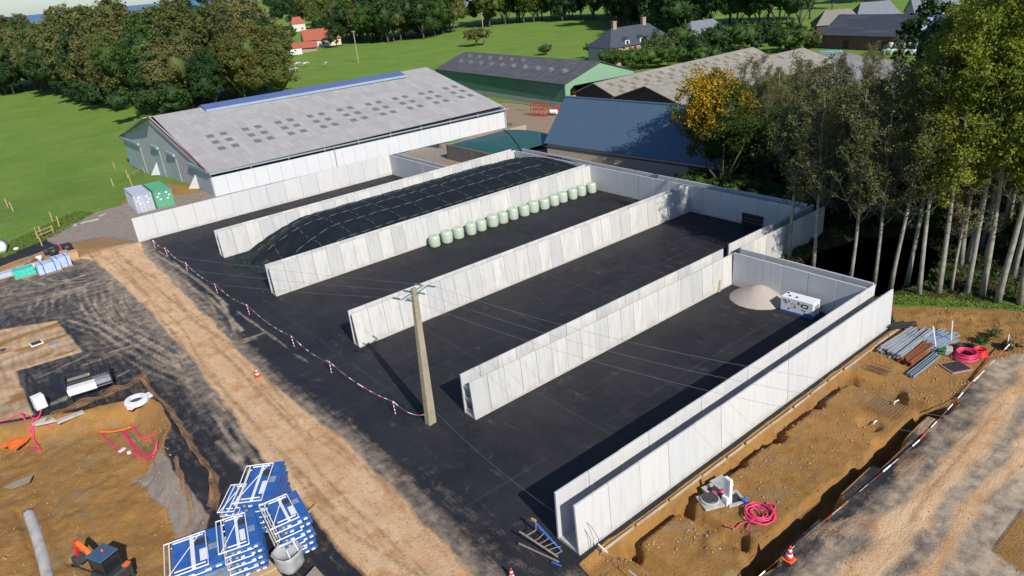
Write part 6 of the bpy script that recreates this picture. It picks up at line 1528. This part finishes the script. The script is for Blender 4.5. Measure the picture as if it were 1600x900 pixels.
def bundle(name, label, a, b, n_, r, w_, h_, m_, seed=1, jit=.12, hollow=True):
    xa, ya = g(*a); xb, yb = g(*b); z = H((xa+xb)/2, (ya+yb)/2); rg = random.Random(seed); D = np.array([xb-xa, yb-ya, 0]); L = np.linalg.norm(D); D /= L; Pp = np.array([-D[1], D[0], 0]); mb = MB()
    for i in range(n_):
        row_ = i//int(w_/(2*r)+1); c_ = i % int(w_/(2*r)+1); off = (c_*2.05*r-w_/2+(row_ % 2)*r); zz = r+.05+row_*1.8*r
        s0 = rg.uniform(-jit, jit)*2; s1 = rg.uniform(-jit, jit)*2; sk = rg.uniform(-jit, jit)
        p = D*s0+Pp*(off+sk*.6)+U*zz; q = D*(L+s1)+Pp*(off-sk*.6)+U*(zz+rg.uniform(-.04, .06)); mb.tube([p, q], r, 6)
    o = mb.build(name, m_, None, loc=(xa, ya, z)); return tag(o, label, 'pipe bundle')
bundle('pipe_bundle', 'bundle of pale galvanised pipes, the one nearest the white wall', (1386, 552), (1432, 520), 24, .07, 1.0, 0, M['galv'], 1)
bundle('pipe_bundle', 'second bundle of galvanised pipes lying beside the first', (1398, 560), (1450, 519), 20, .07, .8, 0, M['galv'], 2)
bundle('pipe_bundle', 'rust coloured pipe bundle in the middle of the pipe stacks', (1413, 567), (1446, 540), 22, .065, .95, 0, M['rust'], 3)
bundle('pipe_bundle', 'dark bundle of grey struts behind the rust coloured pipes', (1434, 548), (1478, 522), 26, .05, 1.0, 0, M['beam'], 4, .25)
bundle('pipe_bundle', 'untidy bundle of grey poles at the far right of the pipe stacks', (1452, 540), (1488, 524), 22, .05, 1.1, 0, M['beam'], 7, .3)
bundle('pipe_bundle', 'black pipe bundle in the corner behind the galvanised pipes', (1384, 514), (1424, 508), 12, .06, .6, 0, M['black'], 5, .2)
def beam_(label, a, b, off):
    xa, ya = g(*a); xb, yb = g(*b); z = H(xa, ya)+.05; D = np.array([xb-xa, yb-ya, 0]); L = np.linalg.norm(D); D /= L; Pp = np.array([-D[1], D[0], 0]); mb = MB()
    mb.par(Pp*-.1, D*L, Pp*.2, U*.03); mb.par(Pp*-.1+U*.03, D*L, Pp*.03, U*.17); mb.par(Pp*.07+U*.03, D*L, Pp*.03, U*.17); o = mb.build('steel_beam', M['beam'], None, loc=(xa, ya, z)); tag(o, label, 'beam', 'grey steel beams')
beam_('long grey steel beam in front of the pipe stacks, the nearer one', (1425, 588), (1467, 555), 0); beam_('long grey steel beam in front of the pipe stacks, the farther one', (1419, 585), (1462, 551), 0)
for px, py, lx, lab in ((1463, 543, -.35, 'white stake leaning left among the pipe stacks'), (1486, 533, -.1, 'white stake standing upright at the right of the pipe stacks')):
    x, y = g(px, py); mb = MB(); mb.tube([(0, 0, 0), (-.1, lx*-1.2, 1.75)], .045, 6); o = mb.build('stake', M['white'], None, loc=(x, y, H(x, y))); tag(o, lab, 'stake')
x, y = g(1481, 551); mb = MB(); mb.box(0, 0, 0, .7, .5, .55, .4); o = mb.build('stone_block', M['precast'], None, bevel=.08, loc=(x, y, H(x, y))); tag(o, 'rough pale block between the pipes and the pink coil', 'block')
x, y = g(1470, 552); mb = MB(); mb.tube(coilpts(0, 0, 3, .15, .3, 3, .1, .1, .6, 0, .15), .04, 5); o = mb.build('green_strap', M['greenpipe'], None, True, loc=(x, y, H(x, y))); tag(o, 'green strap bunched beside the rough block', 'strap')
# cows in the far pasture
def cow(seed):
    t = thing('cow', None, None); mb = MB()
    mb.tube([(-.95, 0, 1.15), (-.8, 0, 1.12), (-.2, 0, 1.02), (.5, 0, 1.05), (.8, 0, 1.15), (1.1, 0, 1.2), (1.35, 0, 1.0), (1.62, 0, .75)], [.16, .36, .42, .4, .33, .2, .17, .09], 10)
    for sx, sy in ((.6, .2), (.6, -.2), (-.7, .22), (-.7, -.22)): mb.tube([(sx, sy, .95), (sx+(.05 if sx > 0 else -.08), sy, .5), (sx, sy, 0)], [.13, .08, .055], 6)
    mb.tube([(-.98, 0, 1.3), (-1.1, 0, .9), (-1.08, 0, .5)], .03, 4)
    for s_ in (-1, 1): mb.tube([(1.25, s_*.08, 1.12), (1.2, s_*.28, 1.14)], [.05, .02], 4)
    mb.build('body', M['cow'], t, True); return t
cw = cow(1)
cpos = [(448, 102, 'leftmost cow of the far herd'), (452, 104, 'cow beside the leftmost one'), (460, 105, 'cow in the middle of the dark cluster, left one'), (465, 104, 'cow in the middle of the dark cluster, right one'), (477, 104, 'black cow just right of the cluster'), (509, 104, 'lone black and white cow to the right of the herd'), (454, 115, 'pale cow nearer than the herd, left one'), (459, 113, 'pale cow nearer than the herd, right one')]
for i, (px, py, lab) in enumerate(cpos):
    x, y, z = gp(px, py); plant(cw, x, y, 1.15, 'small '+lab, 'cows grazing in the far pasture', 'cow', z=z)

# clods and stones left on the diggings: a mass nobody could count
def clods(name, label, n, fn, s0, s1, m_, seed):
    nr = np.random.default_rng(seed); pts = sample(fn, n); z = heights(pts[:, 0], pts[:, 1]); base = np.array([(1, 0, 0), (-1, 0, 0), (0, 1, 0), (0, -1, 0), (0, 0, 1), (0, 0, -1)], float)
    fs = np.array([(0, 2, 4), (2, 1, 4), (1, 3, 4), (3, 0, 4), (2, 0, 5), (1, 2, 5), (3, 1, 5), (0, 3, 5)])
    sz = s0+(s1-s0)*nr.random(n)**3
    V = base[None]*(sz[:, None, None])*(.6+.7*nr.random((n, 6, 1)))*np.array([1, 1, .7])
    a = nr.random(n)*6.28; c, s_ = np.cos(a)[:, None], np.sin(a)[:, None]; x = V[..., 0]*c-V[..., 1]*s_; y = V[..., 0]*s_+V[..., 1]*c
    V = np.stack([x+pts[:, :1], y+pts[:, 1:], V[..., 2]+z[:, None]+sz[:, None]*.25], -1).reshape(-1, 3)
    F = (fs[None]+np.arange(n)[:, None, None]*6).reshape(-1, 3)
    o = npmesh(name, V, F, m_); tag(o, label, 'clods', None, 'stuff')
nr = np.random.default_rng(21)
M['clod'] = mat('dry clods', (.42, .26, .12), .9, (.24, .125, .045), .8)
M['stone'] = mat('pale stones', (.45, .38, .3), .9, (.3, .22, .15), 2)
def rim(poly, w_, lo=0):
    xs_ = [p[0] for p in poly]; ys_ = [p[1] for p in poly]
    def f(n):
        x = nr.uniform(min(xs_), max(xs_), n); y = nr.uniform(min(ys_), max(ys_), n); d = -sdp(x, y, poly)
        k = (d > lo) & ((d < w_) | (nr.random(n) < .35)) & ((fbm(x, y, 1.5, 44) > .48) | (nr.random(n) < .15))
        return np.stack([x[k], y[k]], 1)
    return f
clods('soil_clods', 'loose clods of soil over the excavated plot', 3000, rim([p for p in PLOT], 1.4, .15), .02, .10, M['clod'], 5)
clods('stones', 'pale stones scattered over the excavated plot', 900, rim([p for p in PLOT], 3, .1), .02, .09, M['stone'], 6)
clods('soil_clods', 'loose clods of soil in the pit', 1300, rim([(-4, 57), (3.8, 55), (6, 50), (4.7, 43), (5, 37), (2, 32), (-5, 34), (-6, 48)], 1.2), .02, .11, M['clod'], 7)
clods('soil_clods', 'crumbs of mud dropped along the sandy track', 3000, rim([(9.6, 24), (13.6, 24), (14, 40), (13.6, 60), (14, 90), (10.2, 92), (10.3, 57), (9.5, 41)], 4), .015, .06, M['clod'], 8)
clods('soil_clods', 'crumbs of mud on the dusty site road', 900, rim([(18, 4), (60, 4), (52, 11.5), (24, 12.6)], 9), .015, .055, M['clod'], 9)
